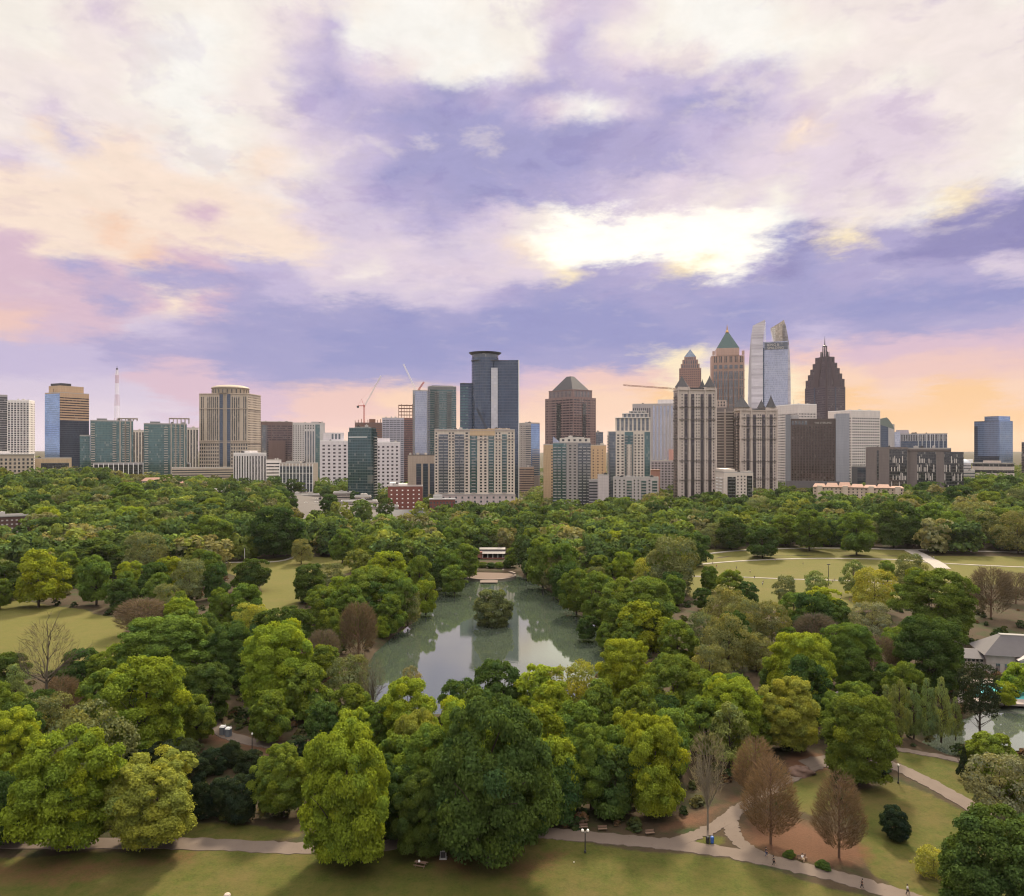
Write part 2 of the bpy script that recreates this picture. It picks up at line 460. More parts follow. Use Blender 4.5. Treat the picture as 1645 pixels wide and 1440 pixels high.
# ------------------------------------------------------------------ ground
def build_ground():
    def axis(lo, hi, step, out, growth, end_lo, end_hi):
        a = list(np.arange(lo, hi, step))
        s, p = step, hi; up = []
        while p < end_hi: up.append(p); s *= growth; p += s
        up.append(end_hi)
        s, p = step, lo - step; dn = []
        while p > end_lo: dn.append(p); s *= growth; p -= s
        dn.append(end_lo)
        return np.array(dn[::-1] + a + up)
    xs = axis(-240, 260, 1.5, 0, 1.10, -9000, 9000)
    ys = axis(112, 560, 1.5, 0, 1.08, -1500, 12000)
    X, Y = np.meshgrid(xs, ys)
    Z = rise(X, Y)
    near = (Y > 100) & (Y < 620) & (np.abs(X) < 330)
    for P, wz, dep in ((LAKE, LAKE_Z, 5.0), (POND, POND_Z, 4.0)):
        d = np.full(X.shape, -99.0); d[near] = sdist(P, X[near], Y[near])
        bank = sst(-5.0, 2.5, d)
        Z = Z * (1 - bank) + (wz - 1.3) * bank
    Z += wig(X, Y)
    g = np.zeros(X.shape); dd = np.zeros(X.shape)
    wob = 2.2 * np.sin(X * 0.21 + 0.6 * np.sin(Y * 0.17)) + 1.6 * np.sin(Y * 0.31 + X * 0.11)
    wide = (Y > 60) & (Y < 700) & (np.abs(X) < 420)
    for P in GRASS:
        d = sdist(P, X[wide], Y[wide]) + wob[wide] * 0.5
        g[wide] = np.maximum(g[wide], sst(-2.5, 2.5, d))
    for n_, P in enumerate(DIRT):
        d = sdist(P, X[wide], Y[wide]) + wob[wide] * 0.5
        dd[wide] = np.maximum(dd[wide], sst(-3.5, 3.5, d) * (.62 if n_ in (2, 3, 5) else 1))
    far = sst(560, 900, Y)
    g = np.maximum(g, far * 0.35)
    kk = X / np.maximum(Y, 1)
    c2 = sst(640, 680, Y) * (1 - sst(1150, 1250, Y)) * sst(-.31, -.28, kk) * (1 - sst(.26, .30, kk))
    ny, nx = X.shape
    v = np.stack([X, Y, Z], -1).reshape(-1, 3)
    i = np.arange(ny * nx).reshape(ny, nx)
    f = np.stack([i[:-1, :-1], i[:-1, 1:], i[1:, 1:], i[1:, :-1]], -1).reshape(-1, 4)
    m = bpy.data.meshes.new('ground')
    m.vertices.add(len(v)); m.vertices.foreach_set('co', v.ravel().astype(np.float32))
    m.loops.add(f.size); m.loops.foreach_set('vertex_index', f.ravel().astype(np.int32))
    m.polygons.add(len(f)); m.polygons.foreach_set('loop_start', (np.arange(len(f)) * 4).astype(np.int32))
    m.polygons.foreach_set('use_smooth', np.ones(len(f), bool))
    m.update(calc_edges=True)
    a = m.attributes.new('cover', 'FLOAT_COLOR', 'POINT')
    c = np.ones((len(v), 4), np.float32); c[:, 0] = g.ravel(); c[:, 1] = dd.ravel(); c[:, 2] = c2.ravel()
    a.data.foreach_set('color', c.ravel())
    def fn(t):
        at = t.new('ShaderNodeAttribute', attribute_name='cover')
        gr, di, pv = t.sep(at.outputs['Vector'])[:3]
        o = t.new('ShaderNodeTexCoord').outputs['Object']
        n5 = t.noise(o, 0.9, 8, 0.8); n1 = t.noise(o, 0.045, 5, 0.6); n2 = t.noise(o, 0.35, 6, 0.7); n3 = t.noise(o, 2.2, 5, 0.75)
        n4 = t.noise(t.vmath('ADD', o, (50, 9, 3)), 0.12, 5, 0.65)
        floor_ = t.mix(n2, (0.029, 0.022, 0.013), (0.061, 0.042, 0.026))
        floor_ = t.mix(t.maprange(n4, 0.48, 0.66), floor_, (0.026, 0.035, 0.012))
        green = t.mix(t.maprange(t.math('ADD', t.math('MULTIPLY', n3, .6), t.math('MULTIPLY', n5, .4)), .34, .66), (0.023, 0.037, 0.007), (0.066, 0.085, 0.017))
        green = t.mix(t.maprange(n2, 0.35, 0.7), green, (0.076, 0.072, 0.022))
        tan = t.mix(n3, (0.076, 0.056, 0.026), (0.144, 0.104, 0.056))
        gmix = t.math('ADD', t.math('MULTIPLY', n1, 0.8), t.math('MULTIPLY', n4, 0.5))
        grass = t.mix(t.math('MULTIPLY', t.maprange(gmix, 0.64, 0.90), 0.60), green, tan)
        y = t.sep(o)[1]
        grass = t.mix(t.math('MULTIPLY', t.maprange(y, 230, 300), 0.5), grass, t.mix(n5, (0.082, 0.094, 0.022), (0.138, 0.130, 0.044)))
        dirt = t.mix(n3, (0.061, 0.031, 0.018), (0.126, 0.066, 0.040))
        ge = t.maprange(t.math('ADD', gr, t.math('MULTIPLY', t.math('SUBTRACT', n2, 0.5), 0.9)), 0.35, 0.65)
        de = t.maprange(t.math('ADD', di, t.math('MULTIPLY', t.math('SUBTRACT', n2, 0.5), 1.1)), 0.30, 0.95)
        c = t.mix(ge, floor_, grass)
        c = t.mix(de, c, dirt)
        asph = t.mix(n2, (0.075, 0.068, 0.064), (0.125, 0.112, 0.105))
        c = t.mix(t.maprange(t.math('ADD', pv, t.math('MULTIPLY', t.math('SUBTRACT', n4, 0.5), 1.6)), 0.45, 0.6), c, asph)
        c = t.mix(ge, c, t.mix(1.0, c, (0.98, 0.88, 0.80), 'MULTIPLY'))
        return pbr(t, c, 0.95, 0, 0.1, bump=(n3, 0.5, 0.3))
    m.materials.append(mat('ground_cover', fn))
    o = bpy.data.objects.new('ground', m); COL.objects.link(o); tag(o, kind='structure')
build_ground()

def water(name, P, z, col, grow=0.0):
    c = P.mean(0)
    Q = c + (P - c) * (1 + grow)
    m = MB(); m.quad(*[(x, y, z) for x, y in Q])
    def fn(t):
        o = t.new('ShaderNodeTexCoord').outputs['Object']
        n = t.noise(t.vmath('MULTIPLY', o, (0.55, 1.25, 1.0)), 0.55, 5, 0.6)
        n2 = t.noise(t.vmath('MULTIPLY', o, (0.05, 0.12, 1.0)), 1.0, 3, 0.5)
        h = t.math('MULTIPLY', n, t.maprange(n2, 0.35, 0.7, 0.35, 1.0))
        big = t.noise(o, 0.02, 3, 0.5)
        cc = t.mix(big, [v * 0.8 for v in col], [v * 1.2 for v in col])
        p = pbr(t, cc, 0.02, 0, 0.5, bump=(h, 0.032, 0.30), IOR=3.0)
        return p
    o = m.build(name, mat('water_' + name, fn)); tag(o, kind='structure')
water('lake', LAKE, LAKE_Z, (0.040, 0.052, 0.038), 0.06)
water('pond', POND, POND_Z, (0.060, 0.072, 0.058), 0.06)

def pathmat():
    def fn(t):
        o = t.new('ShaderNodeTexCoord').outputs['Object']
        n = t.noise(o, 0.25, 5, 0.6); n2 = t.noise(o, 6.0, 4, 0.7); n3 = t.noise(o, 1.1, 5, 0.7)
        c = t.mix(n, (0.092, 0.070, 0.056), (0.142, 0.110, 0.090))
        c = t.mix(t.math('MULTIPLY', n2, 0.45), c, (0.09, 0.07, 0.06))
        c = t.mix(t.maprange(n3, 0.60, 0.72), c, (0.08, 0.055, 0.04))
        return pbr(t, c, 0.9, 0, 0.2)
    return mat('path_paving', fn)
def palemat():
    def fn(t):
        o = t.new('ShaderNodeTexCoord').outputs['Object']
        n = t.noise(o, 0.3, 5, 0.6)
        return pbr(t, t.mix(n, (0.20, 0.18, 0.16), (0.30, 0.27, 0.24)), 0.9, 0, 0.2)
    return mat('path_concrete', fn)
def build_paths():
    for k, (w, pts) in enumerate(PATHS):
        W = np.array([gp(px, py)[:2] for px, py in pts])
        c = catmull(W, 10)
        tg = np.gradient(c, axis=0); tg /= np.linalg.norm(tg, axis=1)[:, None] + 1e-9
        nr = np.stack([-tg[:, 1], tg[:, 0]], 1)
        r2 = np.random.default_rng(k)
        m = MB(); off = 0.10 if k < 6 else 0.22
        z = [hgt(x, y) + float(wig(x, y)) + off + 0.004 * k for x, y in c]
        e = 0.18 * r2.normal(size=(len(c), 2))
        for i in range(len(c)):
            for s, q in ((-1, 0), (1, 1)):
                p = c[i] + nr[i] * s * (w / 2 + e[i, q]); m.v.append((p[0], p[1], z[i]))
            for s, q in ((-1, 0), (1, 1)):
                p = c[i] + nr[i] * s * (w / 2 + 0.25 + e[i, q]); m.v.append((p[0], p[1], z[i] - 0.8))
        for i in range(len(c) - 1):
            b = 4 * i
            m.f += [(b, b + 1, b + 5, b + 4)[::-1], (b, b + 4, b + 6, b + 2)[::-1], (b + 1, b + 3, b + 7, b + 5)[::-1]]
        o = m.build('path', palemat() if k in (6, 7, 8, 9, 10, 11) else pathmat()); tag(o, kind='structure')
build_paths()

# ------------------------------------------------------------------ buildings
FOOT = []      # (x, y, radius) of every building, kept free of trees
class Bld:
    """a building: an Empty at its base; local x runs along the R face, y along the L face"""
    def __init__(s, name, label, cat, D, xl, xc, xr, ytop, rel=0.0, depth=None, ybase=None, group=None):
        kc, kl, kr = [(p - CX) / F for p in (xc, xl, xr)]
        th = -math.atan(((xl + xr) / 2 - CX) / F) + R(rel)
        Cx = kc * D
        c, si = math.cos(th), math.sin(th)
        a = (kr * D - Cx) / (c - kr * si) if xr > xc else (depth or 24.0)
        b = (kl * D - Cx) / (-si - kl * c) if xl < xc else (depth or 24.0)
        if xl >= xc - 1e-6: b = depth or 24.0
        if xr <= xc + 1e-6: a = depth or 24.0
        if depth and xl < xc and rel == 0: b = depth
        s.a, s.b, s.D, s.th = a, b, D, th
        mx = Cx + c * a / 2 - si * b / 2; my = D + si * a / 2 + c * b / 2
        s.gz = hgt(mx, my) - 1.5
        s.x, s.y = mx, my
        s.root = empty(name, (mx, my, s.gz), th)
        tag(s.root, label, cat, group)
        s.H = s.z(ytop); s.nwin = 0; s.rest = {}
        FOOT.append((mx, my, 0.5 * math.hypot(a, b)))
    def z(s, py, D=None): return CAMH + (CY - py) * (D or s.D) / F - s.gz
    def m(s, px): return px * s.D / F         # photo pixels to metres at this depth
    def box(s, name, m, x0=None, x1=None, y0=None, y1=None, z0=0.0, z1=None, label=None):
        x0 = -s.a/2 if x0 is None else x0; x1 = s.a/2 if x1 is None else x1
        y0 = -s.b/2 if y0 is None else y0; y1 = s.b/2 if y1 is None else y1
        return MB().box(x0, x1, y0, y1, z0, s.H if z1 is None else z1).build(name, m, s.root)
    def uv(s, face, u, z, d, box=None):
        """point on a face: u metres along it from its left end, z up, d outwards"""
        x0, x1, y0, y1 = box or (-s.a/2, s.a/2, -s.b/2, s.b/2)
        return (x0 + u, y0 - d, z) if face == 'R' else (x0 - d, y1 - u, z)
    def wid(s, face, box=None):
        x0, x1, y0, y1 = box or (-s.a/2, s.a/2, -s.b/2, s.b/2)
        return x1 - x0 if face == 'R' else y1 - y0
    def slab(s, mb, face, u0, u1, z0, z1, d0, d1, box=None):
        p = s.uv(face, u0, z0, d0, box); q = s.uv(face, u1, z1, d1, box)
        mb.box(min(p[0], q[0]), max(p[0], q[0]), min(p[1], q[1]), max(p[1], q[1]), min(p[2], q[2]), max(p[2], q[2]))
    def grid(s, face, z0, z1, m, bw=4.0, fh=3.3, wf=0.5, hf=0.55, u0=0.0, u1=None, box=None, name='window', cap=60, skip=None):
        """single windows; past the cap the rest go into one part"""
        W = s.wid(face, box); u1 = W if u1 is None else u1
        nx = max(1, round((u1 - u0) / bw)); nz = max(1, round((z1 - z0) / fh))
        bx, fz = (u1 - u0) / nx, (z1 - z0) / nz
        w, h = bx * wf, fz * hf
        me = None
        for k in range(nz - 1, -1, -1):
            for i in range(nx):
                if skip and skip(i, k, nx, nz): continue
                u = u0 + (i + 0.5) * bx; z = z0 + (k + 0.5) * fz
                if s.nwin < cap:
                    if me is None:
                        mb = MB()
                        if face == 'R': mb.box(-w/2, w/2, -0.08, 0.05, -h/2, h/2)
                        else: mb.box(-0.08, 0.05, -w/2, w/2, -h/2, h/2)
                        me = mb.mesh(name); me.materials.append(m)
                    o = bpy.data.objects.new(name, me); COL.objects.link(o); o.parent = s.root
                    o.location = s.uv(face, u, z, 0, box); s.nwin += 1
                else:
                    r = s.rest.setdefault((name, m.name), (MB(), m))[0]
                    s.slab(r, face, u - w/2, u + w/2, z - h/2, z + h/2, -0.05, 0.08, box)
        return s
    def bands(s, face, z0, z1, m, fh=3.6, hf=0.5, u0=0.0, u1=None, box=None, name='ribbon_window'):
        W = s.wid(face, box); u1 = W if u1 is None else u1
        nz = max(1, round((z1 - z0) / fh)); fz = (z1 - z0) / nz
        mb = MB(); s.slab(mb, face, u0, u1, 0, fz * hf, -0.05, 0.09, box)
        me = mb.mesh(name); me.materials.append(m)
        for k in range(nz):
            o = bpy.data.objects.new(name, me); COL.objects.link(o); o.parent = s.root
            o.location = (0, 0, z0 + k * fz + fz * (1 - hf) / 2)
        return s
    def strips(s, face, z0, z1, m, bw=4.0, wf=0.5, u0=0.0, u1=None, box=None, name='window_strip', d=0.09):
        W = s.wid(face, box); u1 = W if u1 is None else u1
        nx = max(1, round((u1 - u0) / bw)); bx = (u1 - u0) / nx; w = bx * wf
        for i in range(nx):
            u = u0 + (i + 0.5) * bx
            mb = MB(); s.slab(mb, face, u - w/2, u + w/2, z0, z1, -0.05, d, box)
            mb.build(name, m, s.root)
        return s
    def panel(s, face, z0, z1, m, u0=0.0, u1=None, box=None, name='curtain_wall', d=0.10):
        W = s.wid(face, box); u1 = W if u1 is None else u1
        mb = MB(); s.slab(mb, face, u0, u1, z0, z1, -0.05, d, box); mb.build(name, m, s.root); return s
    def fins(s, face, z0, z1, m, bw=4.0, t=0.6, d=0.7, u0=0.0, u1=None, box=None, name='pier'):
        W = s.wid(face, box); u1 = W if u1 is None else u1
        nx = max(1, round((u1 - u0) / bw)); bx = (u1 - u0) / nx
        for i in range(nx + 1):
            u = min(max(u0 + i * bx, u0 + t/2), u1 - t/2)
            mb = MB(); s.slab(mb, face, u - t/2, u + t/2, z0, z1, -0.05, d, box); mb.build(name, m, s.root)
        return s
    def ledges(s, face, zs, m, t=0.5, d=0.8, u0=0.0, u1=None, box=None, name='cornice'):
        W = s.wid(face, box); u1 = W if u1 is None else u1
        for z in zs:
            mb = MB(); s.slab(mb, face, u0, u1, z, z + t, -0.05, d, box); mb.build(name, m, s.root)
        return s
    def balconies(s, face, z0, z1, m, us, w=3.2, fh=3.3, d=1.5, box=None, cap=100):
        """stacks of balconies: slab and railing in one part per balcony"""
        nz = max(1, round((z1 - z0) / fh)); fz = (z1 - z0) / nz; cnt = 0
        rest = MB()
        for u in us:
            mb = MB(); s.slab(mb, face, u - w/2, u + w/2, 0, 0.25, 0, d, box)
            s.slab(mb, face, u - w/2, u + w/2, 0.25, 1.15, d - 0.12, d, box)
            me = mb.mesh('balcony'); me.materials.append(m)
            for k in range(nz - 1, -1, -1):
                z = z0 + k * fz
                if cnt < cap:
                    o = bpy.data.objects.new('balcony', me); COL.objects.link(o); o.parent = s.root; o.location = (0, 0, z); cnt += 1
                else:
                    s.slab(rest, face, u - w/2, u + w/2, z, z + 0.25, 0, d, box); s.slab(rest, face, u - w/2, u + w/2, z + 0.25, z + 1.15, d - 0.12, d, box)
        if rest.v: tag(rest.build('balcony', m, s.root), kind='stuff')
        return s
    def roof(s, n=3, m=None, seed=1, z=None, box=None):
        """parapet, plant room and rooftop units"""
        z = s.H if z is None else z
        x0, x1, y0, y1 = box or (-s.a/2, s.a/2, -s.b/2, s.b/2)
        r = random.Random(seed * 31 + int(s.D))
        t = 0.4; mb = MB()
        mb.box(x0, x1, y0, y0 + t, z, z + 1.0).box(x0, x1, y1 - t, y1, z, z + 1.0).box(x0, x0 + t, y0 + t, y1 - t, z, z + 0.99).box(x1 - t, x1, y0 + t, y1 - t, z, z + 0.99)
        mb.build('parapet', m or M_CONC, s.root)
        for i in range(n):
            w, d, h = r.uniform(2, 5), r.uniform(2, 4), r.uniform(1.6, 3.4)
            if x1 - x0 < w + 4 or y1 - y0 < d + 4: continue
            cx, cy = r.uniform(x0 + w/2 + 1, x1 - w/2 - 1), r.uniform(y0 + d/2 + 1, y1 - d/2 - 1)
            b = MB().box(cx - w/2, cx + w/2, cy - d/2, cy + d/2, z, z + h)
            b.lathe([(0.6, z + h), (0.6, z + h + 0.5)], 8, cx, cy)
            b.build('rooftop_unit', r.choice([M_CONC, M_ROOFW, M_STEELD]), s.root)
        return s
    def done(s):
        for (name, _), (mb, m) in s.rest.items(): tag(mb.build(name, m, s.root), kind='stuff')
        return s
def W(r, g, b, kind=0): return wallmat((r, g, b), kind=kind)
WHITE = (0.66, 0.62, 0.61); CREAM = (0.58, 0.53, 0.48); BEIGE = (0.47, 0.39, 0.31); TAN = (0.44, 0.32, 0.21); PINK = (0.50, 0.42, 0.40)
PLUM = (0.155, 0.11, 0.11); BROWN = (0.095, 0.075, 0.072); GREY = (0.34, 0.32, 0.33); BRICK = (0.20, 0.07, 0.055); STONE = (0.42, 0.36, 0.33)

def skyline():
    # ---- far side of the dry meadow, going towards the lake axis
    b = Bld('glass_tower', 'dark glass slab cut by the photo edge beside the white balcony tower', 'tower', 1150, -40, -40, 12, 634, depth=26)
    b.box('wall', W(*GREY)); b.bands('R', 4, b.H - 2, G_DARK, 3.4, 0.7); b.roof(2)
    b = Bld('hotel_tower', 'white concrete tower gridded with deep balconies beyond the dry meadow', 'tower', 1120, 12, 47, 56, 644, rel=68)
    b.box('wall', W(*WHITE)); L = b.b
    b.grid('L', 8, b.H - 3, G_DARK, 3.9, 3.3, 0.62, 0.6, cap=90); b.grid('R', 8, b.H - 3, G_DARK, 5, 3.3, 0.4, 0.5, cap=100)
    b.fins('L', 4, b.H - 1, M_WHITE, 3.9, 0.5, 0.9); b.roof(3, M_WHITE); b.done()
    b = Bld('civic_building', 'low cream colonnaded building with white flat roof below the white balcony tower', 'building', 1000, -60, -60, 55, 731, depth=40)
    b.box('wall', W(*BEIGE)); b.grid('R', 2, b.H - 4, G_DARK, 5, 5, 0.5, 0.6); b.box('roof', M_ROOFW, -b.a/2 - 1, b.a/2 + 1, -b.b/2 - 1, b.b/2 + 1, b.H, b.H + 1.2)
    b.box('plant_room', W(*WHITE), -6, 12, -8, 8, b.H + 1.2, b.H + 4.5); b.done()
    b = Bld('office_tower', 'blue mirrored office tower with bronze banded front and dark rooftop block', 'tower', 1250, 72, 96, 143, 631, rel=32)
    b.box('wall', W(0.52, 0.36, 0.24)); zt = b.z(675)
    b.panel('L', 3, b.H - 1, G_SKY); b.bands('R', zt + 2, b.H - 6, G_WARM, 4.0, 0.42); b.panel('R', 3, zt, G_DEEP, name='lower_glazing_or_reflection')  # dark reflection on the lower front is put in as darker glass
    b.box('penthouse', W(0.50, 0.36, 0.24), -b.a/2 + 4, b.a/2 - 6, -b.b/2 + 5, b.b/2 - 4, b.H, b.z(619)); b.box('plant_room', M_ROOFD, -b.a/2 + 6, -2, -b.b/2 + 6, b.b/2 - 6, b.z(619), b.z(615))
    b.roof(2); MB().bar((-b.a/2 + 2, 0, b.H), (-b.a/2 + 2, 0, b.H + 7), 0.25).build('aerial', M_STEELD, b.root)
    b = Bld('auction_hall', 'low tan hall with one wide recessed dark front beside the blue mirrored tower', 'building', 1050, 56, 56, 115, 737, depth=30)
    b.box('wall', W(0.50, 0.37, 0.24)); b.panel('R', 2, b.H - 6, G_DARK, 7, b.a - 3, name='recessed_front'); b.roof(1)
    for x0, xc, x1, yt, crown, lab, g in ((145, 145, 214, 676, (184, 214), 'teal glass apartment block below the lattice mast', None), (231, 231, 300, 681, (268, 299), 'teal glass apartment block between the lattice mast and the domed beige tower', None)):
        b = Bld('apartment_tower', lab, 'tower', 1130, x0, xc, x1, yt, depth=28)
        b.box('wall', W(0.25, 0.25, 0.25)); b.panel('R', 8, b.H - 1, G_TEAL)
        u0 = b.m(crown[0] - x0); u1 = b.m(crown[1] - x0)
        b.strips('R', 10, b.H, W(0.40, 0.35, 0.30), 6.8, 0.26, u0, b.a, name='pier', d=0.5)
        b.balconies('R', 8, b.H - 2, W(0.42, 0.38, 0.34), [3.5, u0 - 4, u0 + 9, b.a - 8], 5.0, 3.4, 1.4)
        zc = b.z(672); mb = MB()
        for i in range(6):
            x = -b.a/2 + u0 + 0.5 + i * (u1 - u0 - 1) / 5; mb.box(x - .5, x + .5, -b.b/2 + .6, -b.b/2 + 1.6, b.H + .9, zc)
            mb.box(x - .5, x + .5, b.b/2 - 1.6, b.b/2 - .6, b.H + .9, zc)
        mb.box(-b.a/2 + u0, -b.a/2 + u1, -b.b/2 + .3, b.b/2 - .3, zc, zc + 1.0); mb.build('roof_pergola', W(0.42, 0.36, 0.30), b.root)
        b.box('penthouse', W(0.2, 0.2, 0.2), -b.a/2 + b.m(9), -b.a/2 + b.m(24), -8, 8, b.H, b.z(yt - 4)); b.roof(3)
    b = Bld('apartment_wing', 'lower teal glass wing against the first teal apartment block', 'building', 1128, 128, 128, 144.6, 700, depth=24)
    b.box('wall', W(0.25, 0.25, 0.25)); b.panel('R', 4, b.H - 1, G_TEAL); b.roof(1)
    b = Bld('podium_building', 'long grey podium with tall white columns under the two teal blocks', 'building', 1105, 150, 150, 306, 745, depth=18)
    b.box('wall', W(*GREY)); b.panel('R', 2, b.H - 2, G_DARK); b.fins('R', 0, b.H - .2, M_WHITE, 6.5, 1.0, 0.8, name='column'); b.roof(0)
    for x0, x1, yt, D, lab in ((213, 232, 692, 1400, 'pale slim block glimpsed between the two teal blocks'), (300, 319, 688, 1350, 'pale slim block in the gap beside the domed beige tower')):
        b = Bld('apartment_tower', lab, 'tower', D, x0, x0, x1, yt, depth=20)
        b.box('wall', W(*CREAM)); b.strips('R', 5, b.H - 3, G_DARK, 5.0, 0.5); b.roof(1)
    # domed beige tower
    b = Bld('office_tower', 'broad beige stone tower with a barrel domed crown', 'tower', 1180, 320, 398, 419, 632, rel=66)
    st = W(0.47, 0.395, 0.325)
    b.box('wall', st); w = b.b; zb = b.z(712)
    for u0, u1 in ((0.03, 0.10), (0.16, 0.40), (0.66, 0.84), (0.90, 0.98)):
        b.strips('L', zb + 4, b.H - 5, G_DARK, 3.3, 0.52, w * u0, w * u1)
    for u0, u1 in ((0.42, 0.49), (0.575, 0.645)): b.panel('L', 4, b.H - 1, G_DEEP, w * u0, w * u1, name='glass_shaft', d=0.3)
    b.fins('L', 4, b.H - 1, st, w * 0.022, w * 0.008, 0.8, w * 0.495, w * 0.57)
    b.grid('L', 6, zb, G_DARK, 3.6, 5.5, 0.55, 0.62, 0, w * 0.41); b.grid('L', 6, zb, G_DARK, 3.6, 5.5, 0.55, 0.62, w * .65, w, cap=100)
    b.grid('R', 6, b.H - 4, G_WARM, 4.5, 3.6, 0.5, 0.5, cap=100)
    b.ledges('L', [zb, zb + 2.6, b.z(657), b.H - 1.2], st, 0.8, 0.7)
    b.ledges('R', [zb, b.z(657), b.H - 1.2], st, 0.8, 0.7)
    r = w * 0.36; cx = 0
    cr = MB().lathe([(r, b.H), (r, b.z(623)), (r * 1.04, b.z(623)), (r * 1.04, b.z(622)), (r * .95, b.z(620)), (r * .72, b.z(618)), (r * .4, b.z(617)), (.1, b.z(616.6))], 28)
    cr.build('crown', W(.33, .27, .21), b.root)
    for i in range(26):
        t = 2 * math.pi * i / 26; MB().box(-.7, .7, -.3, .3, b.H + 1.0, b.z(625)).build('crown_window', G_DARK, b.root).matrix_local = Matrix.Translation((r * math.cos(t), r * math.sin(t), 0)) @ Matrix.Rotation(t + math.pi/2, 4, 'Z')
    b.done()
    b = Bld('parking_deck', 'long low parking deck with open bands at the foot of the domed beige tower', 'parking deck', 1010, 276, 276, 376, 753, depth=30)
    b.box('wall', W(*BEIGE)); b.bands('R', 2, b.H - 1, M_ROOFD, 3.2, 0.42, name='open_deck'); b.roof(0)
    for x0, x1, yt, yb, D, lab in ((228, 278, 768, 777, 930, 'terracotta roofed house below the podium columns'), (278, 311, 773, 788, 900, 'terracotta roofed house nearest the wood, with pale side wall'), (327, 345, 773, 782, 905, 'small terracotta roofed house below the parking deck')):
        b = Bld('house', lab, 'house', D, x0, x0, x1, yt, depth=16)
        ze = b.z(yt + 5); b.box('wall', W(*CREAM), z1=ze)
        MB().prism([(-b.a/2 - 1, -b.b/2 - 1), (b.a/2 + 1, -b.b/2 - 1), (b.a/2 + 1, b.b/2 + 1), (-b.a/2 - 1, b.b/2 + 1)], ze, b.H, [(-b.a/2 + 4, -.6), (b.a/2 - 4, -.6), (b.a/2 - 4, .6), (-b.a/2 + 4, .6)]).build('roof', M_TERRA, b.root)
        b.grid('R', max(ze - 3.5, 0), ze - .4, G_DARK, 4, 3.2, 0.35, 0.5); b.done()
    b = Bld('apartment_tower', 'short white apartment block at the foot of the domed beige tower', 'tower', 960, 375, 404, 428, 729, rel=42)
    b.box('wall', W(*WHITE)); b.strips('L', 4, b.H - 3, G_DARK, 4.4, 0.42); b.strips('R', 4, b.H - 3, G_DARK, 4.4, 0.42); b.box('penthouse', W(*WHITE), -6, 7, -6, 7, b.H, b.H + 3.5); b.roof(2, M_WHITE)
    # ---- between the domed tower and the tall blue tower
    b = Bld('office_building', 'plum brown office block with ribbed floors beside the domed beige tower', 'building', 1300, 419, 419, 470, 678, depth=34)
    b.box('wall', W(*PLUM)); b.bands('R', 4, b.H - 5, G_WARM, 3.8, 0.5); b.fins('R', 4, b.H - .5, W(*PLUM), 9, 0.9, 0.6); b.panel('R', 10, b.H - 5, G_GREY, 0, b.m(10), d=0.5)
    MB().prism([(-b.a/2 + b.m(12), -b.b/2 - 9), (b.a/2 - b.m(11), -b.b/2 - 9), (b.a/2 - b.m(11), -b.b/2), (-b.a/2 + b.m(12), -b.b/2)], 0, b.z(708)).build('lower_wing', W(*PLUM), b.root); b.roof(4)
    b = Bld('apartment_tower', 'white and grey tower with a green glass slot beside the plum block', 'tower', 1280, 470, 470, 522, 680, depth=30)
    b.box('wall', W(0.52, 0.50, 0.50)); b.grid('R', 5, b.H - 3, G_DARK, 3.4, 3.3, 0.45, 0.5, 0, b.a * .36); b.strips('R', 5, b.z(693), G_GREY, 4.4, 0.55, b.a * .36, b.a * .68); b.panel('R', 5, b.H - 2, G_TEAL, b.a * .70, b.a * .84); b.grid('R', b.z(690), b.H - 2, G_DARK, 4, 3.3, .5, .6, b.a * .36, b.a * .68)
    b.box('penthouse', W(*GREY), 4, 16, -6, 6, b.H, b.H + 3); b.roof(3); b.done()
    b = Bld('office_building', 'grey framed office block with tall wide windows and a bare tan end wall', 'building', 960, 449, 503, 511, 745, rel=66)
    b.box('wall', W(0.46, 0.38, 0.32)); b.panel('L', 2, b.H - 3.5, G_GREY); b.fins('L', 1, b.H - .2, M_WHITE, 4.6, 0.7, 0.7); b.ledges('L', [b.H - 3.5, b.H * .66, b.H * .33], M_CONC, 1.0, .55); b.box('plant_room', M_CONC, -b.a/2 + 1, 2, -4, 14, b.H, b.H + 3); b.roof(4, M_ROOFW)
    b = Bld('low_building', 'small white low block beside the grey framed office', 'building', 1020, 428, 428, 452, 740, depth=20)
    b.box('wall', W(*WHITE)); b.bands('R', 2, b.H - 2, G_DARK, 4, .35); b.roof(2)
    for x0, x1, yt, pent, D, lab in ((514, 560, 709, (519, 552, 695), 1150, 'white block with square windows, next to the dark teal tower on the plum block side'), (603, 643, 711, (600, 626, 704), 1160, 'white block with square windows, next to the dark teal tower on the brick building side')):
        b = Bld('office_building', lab, 'building', D, x0, x0, x1, yt, depth=30)
        b.box('wall', W(0.66, 0.61, 0.63)); b.grid('R', 8, b.H - 4, G_WARM, 7.0, 5.4, 0.46, 0.48, 1.5, b.a - 1.5, cap=80)
        b.box('upper_storey', W(0.66, 0.61, 0.63), -b.a/2 + b.m(max(pent[0] - x0, 1)), -b.a/2 + b.m(pent[1] - x0), -8, 10, b.H, b.z(pent[2]))
        if x0 == 514:
            for i in range(3): MB().box(-4 + i * 5, -1.2 + i * 5, -8.1, -7.9, b.H + 3, b.z(697)).build('tall_window', G_GREY, b.root)
        b.roof(2, M_WHITE); b.done()
    b = Bld('apartment_tower', 'dark teal glass tower with a rounded corner standing alone before the white blocks', 'tower', 930, 559, 597, 606, 694, rel=62)
    rr = 6.0; n = 6
